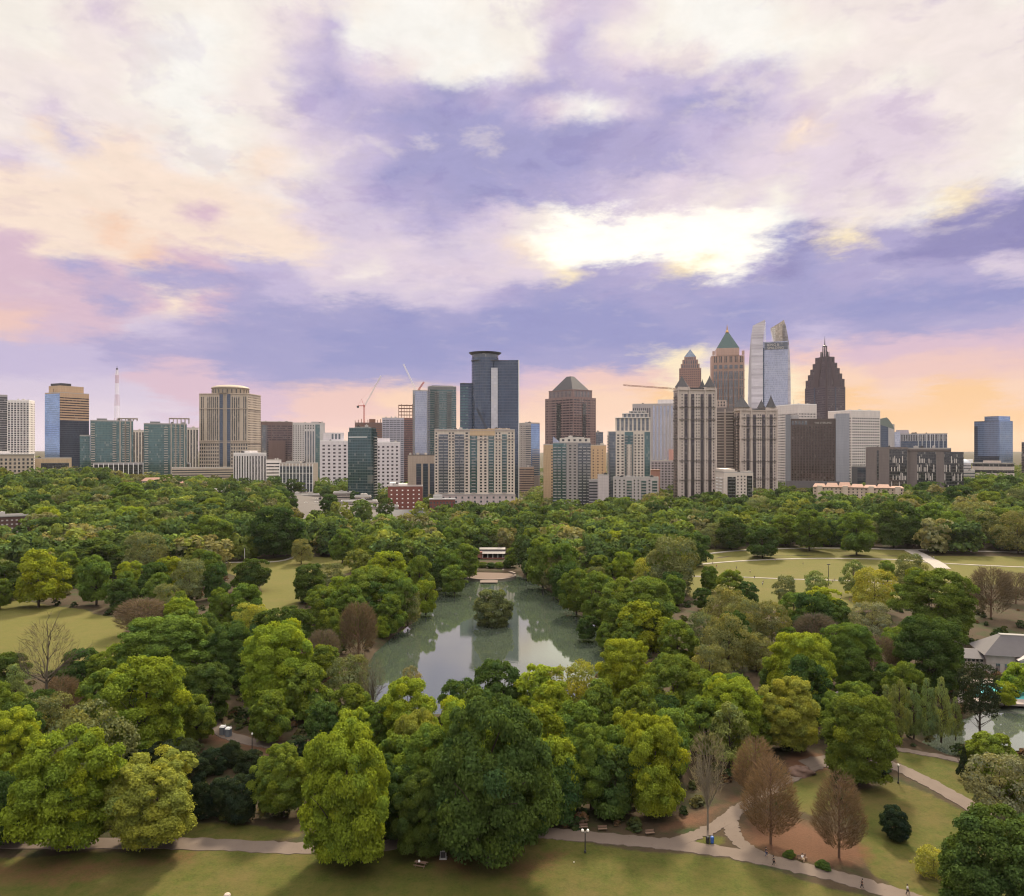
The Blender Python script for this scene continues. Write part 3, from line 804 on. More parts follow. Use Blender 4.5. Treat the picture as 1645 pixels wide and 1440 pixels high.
    pts = [(-b.a/2, b.b/2), (-b.a/2, -b.b/2 + rr)] + [(-b.a/2 + rr - rr * math.cos(q * math.pi / 12), -b.b/2 + rr - rr * math.sin(q * math.pi / 12)) for q in range(1, 6)] + [(-b.a/2 + rr, -b.b/2), (b.a/2, -b.b/2), (b.a/2, b.b/2)]
    G_TE2 = glassmat('glass_dark_teal', (0.035, 0.075, 0.085), (0.05, 0.075, 0.08), bw=2.2, fh=3.3, metal=0.45, tv=0.2)
    MB().prism(pts[::-1], 0, b.H).build('wall', G_TE2, b.root)
    MB().prism([(x * .92, y * .92) for x, y in pts][::-1], b.H, b.z(687)).build('penthouse', G_TE2, b.root)
    b.ledges('L', [b.z(703)], M_WHITE, 1.0, .4, 1, b.b - 6, name='white_band'); b.balconies('R', 5, b.H - 4, M_CONC, [b.a * .6], b.a * .6, 3.3, 1.8); b.roof(2, None, 3, b.z(687), (-5, 5, -8, 8))
    # construction site, cranes stand on their own
    b = Bld('unfinished_building', 'dark raw concrete frame under construction below the red and white crane', 'building', 1500, 570, 570, 616, 679, depth=30)
    b.box('wall', W(0.13, 0.11, 0.115), z1=b.H); b.bands('R', 30, b.H - 1, M_RUST, 3.6, .45, name='open_floor'); mb = MB()
    for i in range(9): mb.box(-b.a/2 + i * b.a / 9, -b.a/2 + i * b.a / 9 + 1.2, -b.b/2, -b.b/2 + 1.2, b.H, b.H + 4 + (i % 3) * 1.5)
    mb.build('starter_column', M_RUST, b.root); b.box('core', M_RUST, 0, 12, -6, 6, b.H, b.z(673))
    b = Bld('apartment_tower', 'lavender grey apartment tower beside the rust coloured frame', 'tower', 1400, 614, 614, 649, 672, depth=28)
    b.box('wall', W(0.40, 0.38, 0.45)); b.bands('R', 8, b.H - 3, G_GREY, 3.4, .5); b.fins('R', 8, b.H - 1, W(0.42, 0.40, 0.46), 7, .8, .7); b.roof(3)
    b = Bld('unfinished_tower', 'rust coloured tower frame topped by open scaffold floors', 'tower', 1450, 640, 640, 668, 672, depth=26)
    b.box('wall', W(0.22, 0.115, 0.10)); b.bands('R', 8, b.H - 3, G_WARM, 3.6, .45); mb = MB(); zt = b.z(651)
    for k in range(5):
        z = b.H + k * (zt - b.H) / 4; mb.box(-b.a/2, b.a/2, -b.b/2, b.b/2, z, z + .5)
    for i in range(7):
        for j in (0, 1): mb.box(-b.a/2 + i * b.a / 6.3, -b.a/2 + i * b.a / 6.3 + .8, (-b.b/2, b.b/2 - .8)[j], (-b.b/2 + .8, b.b/2)[j], b.H, zt + 2 * (i % 2))
    mb.build('scaffold_frame', M_RUST, b.root)
    b = Bld('apartment_tower', 'pale grey slab tower stepped against the dark glass tower', 'tower', 1200, 663, 663, 692, 628, depth=30)
    b.box('wall', W(0.36, 0.36, 0.40)); b.panel('R', 8, b.H - 1, G_PALE, 3, b.a - 6); b.balconies('R', 8, b.H - 3, M_CONC, [1.8], 3.0, 3.4, 1.6); b.roof(2)
    b = Bld('apartment_tower', 'dark banded glass tower between the pale slab and the tall blue tower', 'tower', 1175, 687, 691, 733, 621, rel=14)
    b.box('wall', W(0.17, 0.17, 0.175)); b.bands('R', 8, b.H - 4, G_TEAL, 3.4, .62); b.bands('L', 8, b.H - 4, G_GREY, 3.4, .6); b.balconies('R', 8, b.H - 6, W(.2, .2, .2), [b.a * .25, b.a * .72], 7, 3.4, 1.2); b.box('penthouse', G_GREY, -b.a/2 + 4, b.a/2 - 4, -b.b/2 + 3, b.b/2 - 3, b.H, b.z(619)); b.roof(2)
    b = Bld('office_building', 'low tan block with tall dark bays, half hidden by the big beige apartments', 'building', 1040, 655, 655, 700, 732, depth=26)
    b.box('wall', W(0.44, 0.35, 0.29)); b.strips('R', 2, b.z(745), G_DEEP, 8.5, .72, b.m(12), b.a); b.roof(5, M_STEELD)
    b = Bld('brick_building', 'red brick block with rows of small white windows and a white roof room', 'building', 880, 623, 623, 679, 782, depth=18)
    b.box('wall', W(*BRICK, kind=1)); b.grid('R', 3, b.H - 2, M_WHITE, 6.4, 5.2, .28, .3, 1, b.a - 1); b.box('plant_room', M_WHITE, -b.a/2 + 2, -b.a/2 + 9, -5, 5, b.H, b.z(775.5)); b.box('lift_room', M_WHITE, -b.a/2 + 12, -b.a/2 + 22, -5, 3, b.H, b.z(778)); b.roof(2, M_ROOFW); b.done()
    b = Bld('brick_building', 'small red brick block with a white roof in front of the big beige apartments', 'building', 845, 690, 690, 731, 803, depth=14)
    b.box('wall', W(*BRICK, kind=1)); b.grid('R', 1.5, b.H - 1.5, G_GREY, 3.6, 4.2, .5, .5); b.box('roof', M_ROOFW, -b.a/2 - .6, b.a/2 + .6, -b.b/2 - .6, b.b/2 + .6, b.H, b.H + .8); b.box('plant_room', M_ROOFW, -b.a/2 + 4, 0, -3, 5, b.H + .8, b.H + 4.5); b.done()
    for x0, x1, yt, D, dp, lab, mr in ((470, 513, 797, 900, 24, 'low flat roofed shop building by the grey framed office', M_ROOF), (523, 600, 818, 830, 30, 'wide low building with a pale flat roof below the dark teal tower', M_ROOFW), (536, 570, 793, 905, 20, 'low building with a white parapet tight against the dark teal tower', M_ROOFW),
                                   (570, 596, 799, 880, 14, 'grey boxy low building at the foot of the dark teal tower', M_CONC), (478, 520, 806, 860, 16, 'tan low building with a flat roof among the trees', M_ROOF), (486, 540, 812, 812, 22, 'sprawling tan low building with a stepped flat roof behind the wood', M_ROOF), (548, 606, 807, 850, 18, 'low pale roofed market hall between the dark teal tower and the grey hall', M_ROOFW), (596, 640, 815, 835, 14, 'narrow low building with rooftop units beside the grey roofed hall', M_CONC), (318, 372, 790, 830, 14, 'low white roofed building lost in the trees below the terracotta houses', M_ROOFW)):
        b = Bld('low_building', lab, 'building', D, x0, x0, x1, yt, depth=dp)
        b.box('wall', W(0.40, 0.34, 0.30)); b.box('roof', mr, -b.a/2 - .5, b.a/2 + .5, -b.b/2 - .5, b.b/2 + .5, b.H, b.H + .5); b.bands('R', max(.5, b.H - 6), b.H - .6, G_DARK, 3.4, .4); b.roof(4, M_ROOFW, x0, b.H + .5)
    b = Bld('church_hall', 'grey roofed hall with white gable ends in front of the red brick block', 'building', 800, 606, 606, 682, 824, depth=26)
    ze = b.H - 5; b.box('wall', W(*STONE), z1=ze)
    MB().prism([(-b.a/2 - 1, -b.b/2 - 1), (b.a/2 + 1, -b.b/2 - 1), (b.a/2 + 1, b.b/2 + 1), (-b.a/2 - 1, b.b/2 + 1)], ze, b.H + 2, [(-b.a/2 + 2, -.3), (b.a/2 - 2, -.3), (b.a/2 - 2, .3), (-b.a/2 + 2, .3)]).build('roof', M_SLATE, b.root)
    for sx in (-1, 1): MB().box(sx * (b.a/2 - 1) - .6, sx * (b.a/2 - 1) + .6, -2, 2, ze, b.H + 3).build('gable', M_WHITE, b.root)
    b.grid('R', max(ze - 4, 0), ze, G_DARK, 5, 4, .4, .6); b.done()
    b = Bld('house', 'small gabled house peeping from the trees below the big beige apartments', 'house', 770, 772, 772, 797, 832, depth=12)
    ze = b.H - 1; b.box('wall', W(*STONE), z1=ze); g = MB(); y0, y1, xx = -b.b/2 - .6, b.b/2 + .6, b.a/2 + .8; zr = b.z(827)
    g.v = [(-xx, y0, ze), (xx, y0, ze), (0, y0, zr), (-xx, y1, ze), (xx, y1, ze), (0, y1, zr)]; g.f = [(0, 1, 2), (5, 4, 3), (1, 4, 5, 2), (0, 2, 5, 3), (0, 3, 4, 1)]
    g.build('roof', M_SLATE, b.root); b.grid('R', 0.5, ze, G_DARK, 3, 3, .35, .5); b.done()
    # big beige apartments
    b = Bld('apartment_building', 'very wide beige apartment block with a pink podium, centre of the skyline', 'building', 885, 698, 698, 827, 691, depth=30)
    be = W(0.60, 0.52, 0.45); b.box('wall', be); w = b.a; zp = b.z(795)
    z0, z1 = zp + 2, b.H - 2
    for u0, u1 in ((.05, .17), (.25, .37), (.44, .53), (.67, .74), (.84, .90)):
        b.panel('R', z0, z1 - 3, G_TEAL if u0 in (.44, .67, .84) else G_GREY, w * u0, w * u1, name='balcony_recess', d=.12)
    b.balconies('R', z0, z1 - 3, W(.30, .29, .29), [w * .08, w * .14, w * .28, w * .34, w * .485, w * .705, w * .87], w * .05, 3.3, 1.3)
    for u0, u1 in ((.0, .045), (.17, .25), (.37, .43), (.55, .66), (.75, .83), (.91, .99)):
        b.grid('R', z0, z1, G_DARK, w * .046, 3.3, .5, .55, w * u0, w * u1, cap=100)
    b.box('podium', W(*PINK), -b.a/2 - .4, b.a/2 + .6, -b.b/2 - 2, b.b/2, 0, zp)
    bx = (-b.a/2 - .4, b.a/2 + .6, -b.b/2 - 2, b.b/2)
    b.grid('R', 2, zp - 1, G_GREY, 7, 4.5, .3, .5, box=bx, name='podium_window', cap=130)
    b.ledges('R', [zp], M_CONC, .6, 2.6); b.ledges('R', [b.z(706), b.H - .6], W(*PINK), .5, .7)
    b.box('penthouse', W(0.55, 0.40, 0.26), -b.a/2 + w * .66, -b.a/2 + w * .94, -b.b/2 + 1.5, 6, b.H, b.z(688.5))
    b.box('crown', W(0.55, 0.40, 0.26), -b.a/2 + w * .44, -b.a/2 + w * .75, -b.b/2 - .5, -b.b/2 + 1.4, b.z(700), b.H + 1.2); b.roof(6); b.done()
    # tall blue glass tower
    b = Bld('glass_tower', 'tall dark blue glass tower with a white stripe and an overhanging disc roof', 'tower', 950, 757, 757, 832, 580, depth=42)
    u = b.m; a2 = -b.a/2; b2 = -b.b/2
    MB().box(a2 + u(44), b.a/2, b2, b.b/2, 0, b.H).build('wall', G_DEEP, b.root)
    rr = u(24); cxl, cyl = a2 + u(22), b2 + u(22)
    cyl_pts = [(cxl + rr * .92 * math.cos(t), cyl + rr * math.sin(t)) for t in [math.pi * 2 * i / 36 for i in range(36)]]
    G_DE2 = G_DEEP
    MB().prism(cyl_pts, 0, b.z(573)).build('round_shaft', G_DE2, b.root)
    MB().prism(ngon(36, rr * .9, cxl, cyl), b.z(573), b.z(567.5)).build('drum', G_GREY, b.root)
    MB().prism(ngon(36, rr * .98, cxl, cyl), b.z(567.5), b.z(564.6), ngon(36, rr * 1.12, cxl, cyl)).build('disc_roof', M_STEELD, b.root)
    MB().box(a2 + u(22), a2 + u(44), b2 + 3, b.b/2, 0, b.z(577)).build('core', G_DEEP, b.root)
    MB().box(a2 + u(32), a2 + u(42.5), b2 - .5, b2 + 3, 0, b.z(591)).build('white_stripe', glassmat('stripe_white', (.50, .50, .55), (.42, .42, .47), bw=3.2, fh=3.6, metal=.1, rough=.3, vary=.2), b.root)
    MB().box(a2 + u(60), b.a/2 + .6, b2 - .6, b.b/2, 0, b.z(578.5)).build('side_fin', G_DEEP, b.root)
    MB().box(b.a/2 + .6, b.a/2 + 1.6, b2 - .6, b.b/2, 0, b.z(578.5)).build('edge_fin', M_WHITE, b.root)
    b.roof(1, M_STEELD)
    b = Bld('glass_tower', 'lower dark glass wing stepping down from the tall blue tower', 'tower', 965, 739, 739, 758, 617, depth=30)
    b.box('wall', G_DEEP); b.bands('R', 5, b.H - 3, G_TEAL, 3.4, .5, 0, b.a * .7); b.roof(1, M_STEELD)
    b = Bld('apartment_tower', 'slim grey tower with one blue mirrored side, right beside the tall blue tower', 'tower', 1250, 834, 853, 867, 680, rel=40)
    b.box('wall', W(0.40, 0.36, 0.34)); b.bands('L', 6, b.H - 3, G_GREY, 3.4, .45, b.b * .55, b.b); b.grid('L', 6, b.H - 3, G_DARK, 4.5, 3.4, .35, .4, 0, b.b * .55); b.panel('R', 30, b.H - 1, G_SKY); b.balconies('R', 5, b.z(720), M_CONC, [b.a * .5], b.a * .8, 3.4, 1.2); b.roof(3); b.done()
    b = Bld('office_building', 'small brown block behind the trees at the foot of the slim grey tower', 'building', 1230, 834, 834, 858, 751, depth=16)
    b.box('wall', W(.35, .25, .2)); b.bands('R', 2, b.H - 2, G_WARM, 3.6, .45); b.roof(2)
    # pyramid roof office
    b = Bld('office_tower', 'brown granite tower with stepped shoulders and a flat tipped pyramid roof', 'tower', 1150, 876, 921, 957, 638, rel=43)
    br = W(0.25, 0.175, 0.168); b.box('wall', br)
    for f in 'LR':
        w = b.wid(f)
        b.bands(f, 4, b.H - 2, G_WARM, 3.9, .52, w * .22 if f == 'L' else 1, w - 1 if f == 'L' else w * .78)
        b.grid(f, 4, b.H - 2, G_WARM, 2.8, 3.9, .5, .5, *((1, w * .2) if f == 'L' else (w * .8, w - 1)))
        b.panel(f, 4, b.z(648), G_DARK, *((w * .42, w * .56) if f == 'L' else (w * .40, w * .54)), name='glass_shaft', d=.5)
        b.fins(f, 4, b.H, br, w / 8, .7, .4)
    i1 = b.a * .07; j1 = b.b * .07; zu = b.z(625)
    bx = (-b.a/2 + i1, b.a/2 - i1, -b.b/2 + j1, b.b/2 - j1)
    b.box('upper_tier', br, *bx, b.H, zu)
    for f in 'LR': b.strips(f, b.H + 1, zu - 2, G_GREY, 3.0, .5, 3, b.wid(f, bx) - 3, box=bx); b.ledges(f, [zu - .8], br, .8, .5, box=bx)
    k = .86; q = [(bx[0] * k, bx[2] * k), (bx[1] * k, bx[2] * k), (bx[1] * k, bx[3] * k), (bx[0] * k, bx[3] * k)]
    MB().prism(q, zu, b.z(601.5), [(x * .2, y * .2) for x, y in q]).build('roof', M_SLATE, b.root); b.done()
    b = Bld('apartment_tower', 'grey glazed apartment tower with dense balconies before the pyramid roof tower', 'tower', 880, 888, 888, 949, 711, depth=26)
    b.box('wall', W(0.33, 0.30, 0.29)); w = b.a
    b.panel('R', 4, b.H - 1, G_TEAL, 0, w * .36); b.panel('R', 4, b.H - 1, G_GREY, w * .66, w)
    b.grid('R', 6, b.H - 2, G_DARK, w * .10, 3.3, .5, .4, w * .40, w * .64)
    b.balconies('R', 5, b.H - 3, W(.34, .33, .33), [w * .06, w * .17, w * .30, w * .72, w * .84, w * .95], w * .085, 3.3, 1.5)
    b.box('upper_storey', W(*CREAM), -w/2 + w * .18, w/2 - .5, -b.b/2 + 2, b.b/2 - 2, b.H, b.z(704)); b.grid('R', b.H + .8, b.z(704) - .8, G_DARK, 6, 5, .4, .7, w * .2, w * .95, box=(-w/2, w/2, -b.b/2 + 2, b.b/2 - 2), cap=100)
    g = MB(); g.v = [(-w/2, -b.b/2, b.H), (-w/2 + w * .2, -b.b/2, b.H), (-w/2, -b.b/2, b.z(701)), (-w/2, -b.b/2 + 6, b.H), (-w/2 + w * .2, -b.b/2 + 6, b.H), (-w/2, -b.b/2 + 6, b.z(701))]; g.f = [(0, 1, 2), (5, 4, 3), (1, 4, 5, 2), (0, 2, 5, 3), (0, 3, 4, 1)]
    g.build('glass_peak', G_PALE, b.root); b.roof(3, None, 2, b.z(704), (-8, 14, -8, 8)); b.done()
    for x0, x1, yt, D, lab in ((873, 890, 715, 960, 'plain tan slab wall showing beside the grey balcony tower, lake bank side'), (947, 974, 716, 970, 'tan block with a few windows squeezed beside the cream stepped tower')):
        b = Bld('apartment_tower', lab, 'tower', D, x0, x0, x1, yt, depth=24)
        b.box('wall', W(*TAN)); b.grid('R', 5, b.H - 4, G_WARM, 6, 3.6, .3, .4, *((b.a * .6, b.a) if x0 == 873 else (b.a * .1, b.a * .9))); b.roof(1); b.done()
    b = Bld('parking_deck', 'narrow parking deck with dark open floors between the grey and cream towers', 'parking deck', 862, 946, 946, 962, 772, depth=18)
    b.box('wall', W(*GREY)); b.bands('R', 2, b.H - 1, M_ROOFD, 3.1, .5, name='open_deck'); b.roof(0)
    b = Bld('low_building', 'plain whitish windowless block beside the narrow parking deck', 'building', 850, 960, 960, 978, 764, depth=16)
    b.box('wall', W(0.50, 0.44, 0.43)); b.roof(1)
    b = Bld('glass_building', 'small blue grey glass block behind the tan block', 'building', 1200, 955, 955, 969, 695, depth=20)
    b.box('wall', G_GREY); b.roof(2)
    # cream stepped tower
    b = Bld('apartment_tower', 'cream stepped apartment tower with balconies stacked on its open corner', 'tower', 900, 976, 976, 1045, 693, depth=34)
    cr = W(0.62, 0.55, 0.48); b.box('wall', cr); w = b.a
    b.panel('R', 6, b.H - 1, G_GREY, w * .03, w * .19); b.panel('R', 6, b.H - 1, G_TEAL, w * .40, w * .60, d=.14); b.panel('R', 6, b.H - 1, G_TEAL, w * .86, w * .99)
    b.grid('R', 6, b.H - 3, G_DARK, w * .095, 3.3, .5, .5, w * .2, w * .40); b.grid('R', 6, b.H - 3, G_DARK, w * .095, 3.3, .5, .5, w * .61, w * .85, cap=90)
    b.strips('R', 6, b.z(714), cr, w * .12, .9, w * .44, w * .58, name='central_bay', d=.8)
    b.balconies('R', 5, b.H - 3, W(.26, .25, .25), [w * .02, w * .44, w * .57], w * .07, 3.3, 2.0)
    for k, (f0, f1, yt) in enumerate(((.18, 1.0, 671), (.34, .97, 664), (.5, .9, 660))):
        zz0 = b.H if k == 0 else b.z((671, 664)[k - 1]); zz1 = b.z(yt); bx = (-w/2 + w * f0, -w/2 + w * f1, -b.b/2 + 3 + 3 * k, b.b/2 - 2)
        b.box('upper_tier', cr if k == 0 else W(.5, .46, .43), *bx, zz0, zz1); ww = b.wid('R', bx)
        b.strips('R', zz0 + .6, zz1 - 1, G_GREY, 4.5, .6, 1, ww - 1, box=bx); b.ledges('R', [zz1 - .5], M_WHITE, .5, 1.2, box=bx)
    b.done()
    b = Bld('apartment_building', 'low grey terrace of flats in front of the cream stepped tower', 'building', 850, 985, 985, 1058, 768, depth=22)
    b.box('wall', W(0.44, 0.40, 0.38)); w = b.a
    for u0 in (.30, .62, .86): b.panel('R', 2, b.H - 3, G_TEAL, w * u0, w * (u0 + .11), d=.12); b.balconies('R', 2, b.H - 3, W(.4, .38, .37), [w * (u0 + .055)], w * .1, 3.3, 1.2)
    b.grid('R', 2, b.H - 1, G_DARK, w * .09, 3.3, .35, .45, 0, w * .29); b.grid('R', 2, b.H - 1, G_DARK, w * .09, 3.3, .35, .45, w * .43, w * .6); b.grid('R', 2, b.H - 1, G_DARK, w * .09, 3.3, .35, .45, w * .75, w * .85); b.roof(3); b.done()
    b = Bld('low_building', 'little red roofed block behind the low grey terrace', 'building', 930, 1044, 1044, 1060, 757, depth=10)
    b.box('wall', W(.35, .2, .17)); b.box('roof', M_TERRA, -b.a/2 - .5, b.a/2 + .5, -b.b/2 - .5, b.b/2 + .5, b.H, b.H + 1.5)
    b = Bld('office_tower', 'grey tower ribbed with vertical stripes behind the cream stepped tower', 'tower', 1250, 1016, 1016, 1082, 650, depth=36)
    b.box('wall', W(0.40, 0.37, 0.38)); b.strips('R', 5, b.H - 3, G_PALE, 6.0, .5, b.a * .48, b.a); b.strips('R', 5, b.H - 6, G_DARK, 3.4, .5, 0, b.a * .45)
    b.box('penthouse', W(*WHITE), -b.a/2 + b.m(40), b.a/2, -6, 14, b.H, b.z(642)); b.roof(5)
    b = Bld('office_building', 'low lavender block with small windows between the striped and ornate towers', 'building', 1020, 1046, 1046, 1083, 741, depth=20)
    b.box('wall', W(0.30, 0.27, 0.30)); b.grid('R', 3, b.H - 1, G_DARK, 4, 3.4, .5, .5); b.box('roof_block', W(.48, .27, .24), 8, 20, -6, 6, b.H, b.z(722)); b.roof(2); b.done()
    # ornate twins
    def ornate(label, D, xl, xc, xr, yt, rel, bands, turrets):
        b = Bld('apartment_tower', label, 'tower', D, xl, xc, xr, yt, rel=rel)
        st = W(0.50, 0.43, 0.39); dk = W(0.15, 0.13, 0.12)
        b.box('wall', st); w = b.a
        for u in (.20, .38, .63, .84):
            b.strips('R', 4, b.H - 5, G_WARM, w * .085, 1.0, w * (u - .042), w * (u + .042), d=.12)
        b.balconies('R', 4, b.H - 6, M_STEELD, [w * .20, w * .38, w * .63, w * .84], w * .075, 3.3, 1.2)
        b.grid('R', 4, b.H - 4, G_DARK, w * .07, 3.3, .40, .45, w * .06, w * .13); b.grid('R', 4, b.H - 4, G_DARK, w * .055, 3.3, .45, .45, w * .45, w * .58); b.grid('R', 4, b.H - 4, G_DARK, w * .07, 3.3, .4, .45, w * .70, w * .77); b.grid('R', 4, b.H - 4, G_DARK, w * .07, 3.3, .4, .45, w * .90, w * .98)
        b.strips('L', 4, b.H - 3, G_WARM, 5.0, .5); b.balconies('L', 4, b.H - 5, M_STEELD, [b.b * .3, b.b * .7], b.b * .2, 3.3, 1.3, cap=40)
        for f in 'RL': b.ledges(f, [b.z(y) for y in bands], dk, .7, .9); b.ledges(f, [b.H - .8], st, 1.0, 1.0)
        for u in (.0, .29, .71, 1.0):      # bay piers run up past the roof line
            MB().box(-w/2 + w * u - w * .02, -w/2 + w * u + w * .02, -b.b/2 - .9, -b.b/2 + .5, 0, b.H + 1.2).build('pier', st, b.root)
        for u0, u1 in ((.0, .30), (.70, 1.0)):
            MB().box(-w/2 + w * u0, -w/2 + w * u1, -b.b/2, -b.b/2 + 10, b.H, b.H + 3.0).build('corner_bay', st, b.root)
        for u, y, rad, ytip, n in turrets:
            t = MB().lathe([(rad, b.H + 3.0), (rad * 1.08, b.H + 3.0), (rad * .55, b.H + 3 + (b.z(ytip) - b.H - 3) * .45), (rad * .14, b.H + 3 + (b.z(ytip) - b.H - 3) * .82), (.12, b.z(ytip))], n, -w/2 + w * u, -b.b/2 + y)
            t.build('turret_roof', M_SLATE, b.root)
            MB().prism(ngon(n, rad * .95, -w/2 + w * u, -b.b/2 + y), b.H - .5, b.H + 3.0).build('turret', st, b.root)
        MB().box(-w/2 + w * .3, w/2 - w * .3, -b.b/2 + 2, b.b/2 - 2, b.H, b.H + 2.0).build('dark_roof', M_ROOFD, b.root)
        b.done()
    ornate('taller ornate stone tower with dark pointed turrets and iron balconies', 860, 1082, 1090, 1150, 626, 16, (655, 675, 705, 741, 772), ((.14, 8, 7.5, 602, 8), (.70, 9, 3.4, 608, 8), (.86, 4.0, 6.2, 603, 8)))
    ornate('shorter ornate stone tower with dark pointed turrets and a broad corner cone', 900, 1176, 1190, 1248, 659, 20, (672, 685, 706, 742, 770), ((.08, 7, 9.5, 634, 8), (.64, 8, 4.8, 641, 8), (.88, 5, 6.0, 634, 8)))
    b = Bld('apartment_tower', 'dark recessed tower of crowded balconies between the two ornate towers', 'tower', 930, 1149, 1149, 1180, 655, depth=22)
    b.box('wall', W(.16, .14, .14)); b.balconies('R', 6, b.H - 3, W(.36, .32, .3), [b.a * .25, b.a * .75], b.a * .42, 3.3, 1.8); b.strips('R', 6, b.H - 2, W(.4, .33, .29), b.a * .1, .9, b.a * .46, b.a * .56, name='pier', d=.4)
    b.box('upper_tier', W(.42, .34, .3), -b.a/2 + 1, 2, -8, 8, b.H, b.z(643)); b.grid('R', b.H + 1, b.z(643) - 1, G_DARK, 3, 3.3, .5, .6, 1, b.a * .5, box=(-b.a/2 + 1, b.a/2, -8, 8)); b.done()
    b = Bld('apartment_building', 'short cream block with black window bays in front of the ornate towers', 'building', 800, 1149, 1163, 1210, 760, rel=16)
    b.box('wall', W(0.60, 0.52, 0.46)); w = b.a
    b.panel('R', 4, b.H - 4, G_DARK, w * .12, w * .40, d=.12); b.panel('R', 4, b.H - 3, G_DARK, w * .78, w * .97, d=.12); b.balconies('R', 3, b.H - 4, W(.1, .1, .1), [w * .2, w * .34, w * .87], w * .12, 3.3, 1.0)
    b.grid('R', 4, b.H - 2, G_DARK, w * .12, 3.4, .35, .45, w * .42, w * .77); b.balconies('L', 3, b.H - 3, M_WHITE, [b.b * .35, b.b * .75], b.b * .25, 3.3, 1.2)
    b.box('upper_tier', W(.62, .54, .48), -w/2 + w * .0, -w/2 + w * .38, -b.b/2 + 1, b.b/2 - 1, b.H, b.z(754)); b.roof(3); b.done()
    # ---- the tall group behind
    b = Bld('office_tower', 'tallest pink stone tower with a green copper pyramid and gilded spire', 'tower', 1350, 1141, 1143, 1196, 572, rel=5)
    st = W(0.45, 0.31, 0.26); b.box('wall', st); w = b.a; dp = b.b = max(b.b, 50)
    z0, z1 = 40, b.z(597)
    for i in range(6):
        u0 = w * (.05 + .155 * i); b.strips('R', z0, z1, G_GREY, w * .056, .78, u0, u0 + w * .12)
        b.strips('R', b.z(584), b.z(574), G_DARK, w * .056, .6, u0 + w * .01, u0 + w * .11, name='attic_window')
        b.strips('R', b.z(594), b.z(588), G_GREY, w * .11, .8, u0, u0 + w * .12, name='arch_window')
    b.ledges('R', [b.z(y) for y in (598, 612, 625, 638, 652)], st, .9, .35)
    i1 = b.m(8); zt = b.z(560); bx = (-w/2 + i1, w/2 - i1, -b.b/2 + i1, b.b/2 - i1)
    b.box('attic', st, *bx, b.H, zt)
    for sx in (-1, 1): MB().box(sx * (w/2 - 3) - 2, sx * (w/2 - 3) + 2, -b.b/2, -b.b/2 + 4, b.H, b.H + 7).build('corner_pinnacle', st, b.root)
    q = [(bx[0], bx[2]), (bx[1], bx[2]), (bx[1], bx[3]), (bx[0], bx[3])]; zp = b.z(533)
    MB().prism(q, zt, zp, [(x * .12, (y) * .12) for x, y in q]).build('roof', M_COPPER, b.root)
    MB().lathe([(3.2, zp), (2.2, zp + 3), (1.2, zp + 4), (1.0, zp + 7), (.2, b.z(520))], 8).build('spire', M_GOLD, b.root)
    b = Bld('office_tower', 'slender brown stepped tower with a small blue glass pyramid', 'tower', 1300, 1091, 1091, 1126.5, 592, depth=34)
    st = W(0.30, 0.185, 0.155); b.box('wall', st); w = b.a
    b.grid('R', 50, b.H - 1, G_WARM, 3.4, 3.7, .5, .5, cap=90)
    prev = b.H
    for k, (i_, yt) in enumerate(((2.5, 585), (5, 578), (8, 573))):
        bx = (-w/2 + b.m(i_), w/2 - b.m(i_), -17 + b.m(i_), 17 - b.m(i_)); zz = b.z(yt)
        b.box('setback', st, *bx, prev, zz); b.strips('R', prev, zz - 1.2, G_GREY, 3.6, .5, 1.5, b.wid('R', bx) - 1.5, box=bx); prev = zz
    q = [(bx[0], bx[2]), (bx[1], bx[2]), (bx[1], bx[3]), (bx[0], bx[3])]
    MB().pyramid(q, prev, (0, 0, b.z(560))).build('roof', G_DEEP, b.root); b.done()
    # winged glass tower with the sign
    b = Bld('glass_tower', 'pale glass tower between two curved wings that rise above its roof', 'tower', 1250, 1202, 1202, 1266, 552, depth=40)
    w = b.a; u = b.m; f0 = -b.b/2
    MB().box(-w/2 + u(21), -w/2 + u(60), f0 + 2, b.b/2, 0, b.z(550.5)).build('wall', G_PALE, b.root)
    def curved(xs_, name, y0, y1, m):
        """wing whose outer edge bows: list of (z, x outer, x inner)"""
        g = MB(); n = len(xs_)
        for z, xo, xi in xs_:
            for yy in (y0, y1): g.v += [(xo, yy, z), (xi, yy, z)]
        for k in range(n - 1):
            o = 4 * k
            for p, q in ((0, 1), (1, 3), (3, 2), (2, 0)): g.f.append((o + p, o + q, o + 4 + q, o + 4 + p))
        g.f += [(0, 2, 3, 1), (4*n-4, 4*n-3, 4*n-1, 4*n-2)]
        return g.build(name, m, b.root)
    ys_ = [760, 640, 610, 585, 565, 550, 537, 524]
    xo = [1201.5, 1201.5, 1202, 1203, 1204.2, 1205.6, 1207, 1209]
    prof = [(b.z(y) if y < 760 else 0, -w/2 + u(x - 1202), -w/2 + u(22.5)) for y, x in zip(ys_, xo)]
    G_PA2 = glassmat('glass_pale_fin', (0.50, 0.47, 0.50), (0.34, 0.32, 0.34), bw=50, fh=4.2, metal=.35, tv=.2)
    curved(prof, 'lower_wing', f0 - 1, b.b/2 - 6, G_PA2)
    zt = b.z(524)
    g = MB(); x0, x1 = -w/2 + u(7), -w/2 + u(26.5)
    g.v = [(x0, f0 - 1, zt), (-w/2 + u(22.5), f0 - 1, zt), (-w/2 + u(26), f0 - 1, b.z(515)), (x0, b.b/2 - 6, zt), (-w/2 + u(22.5), b.b/2 - 6, zt), (-w/2 + u(26), b.b/2 - 6, b.z(515))]
    zl = b.z(553)
    g.v += [(-w/2 + u(22.5), f0 - 1, zl), (-w/2 + u(22.5), b.b/2 - 6, zl)]
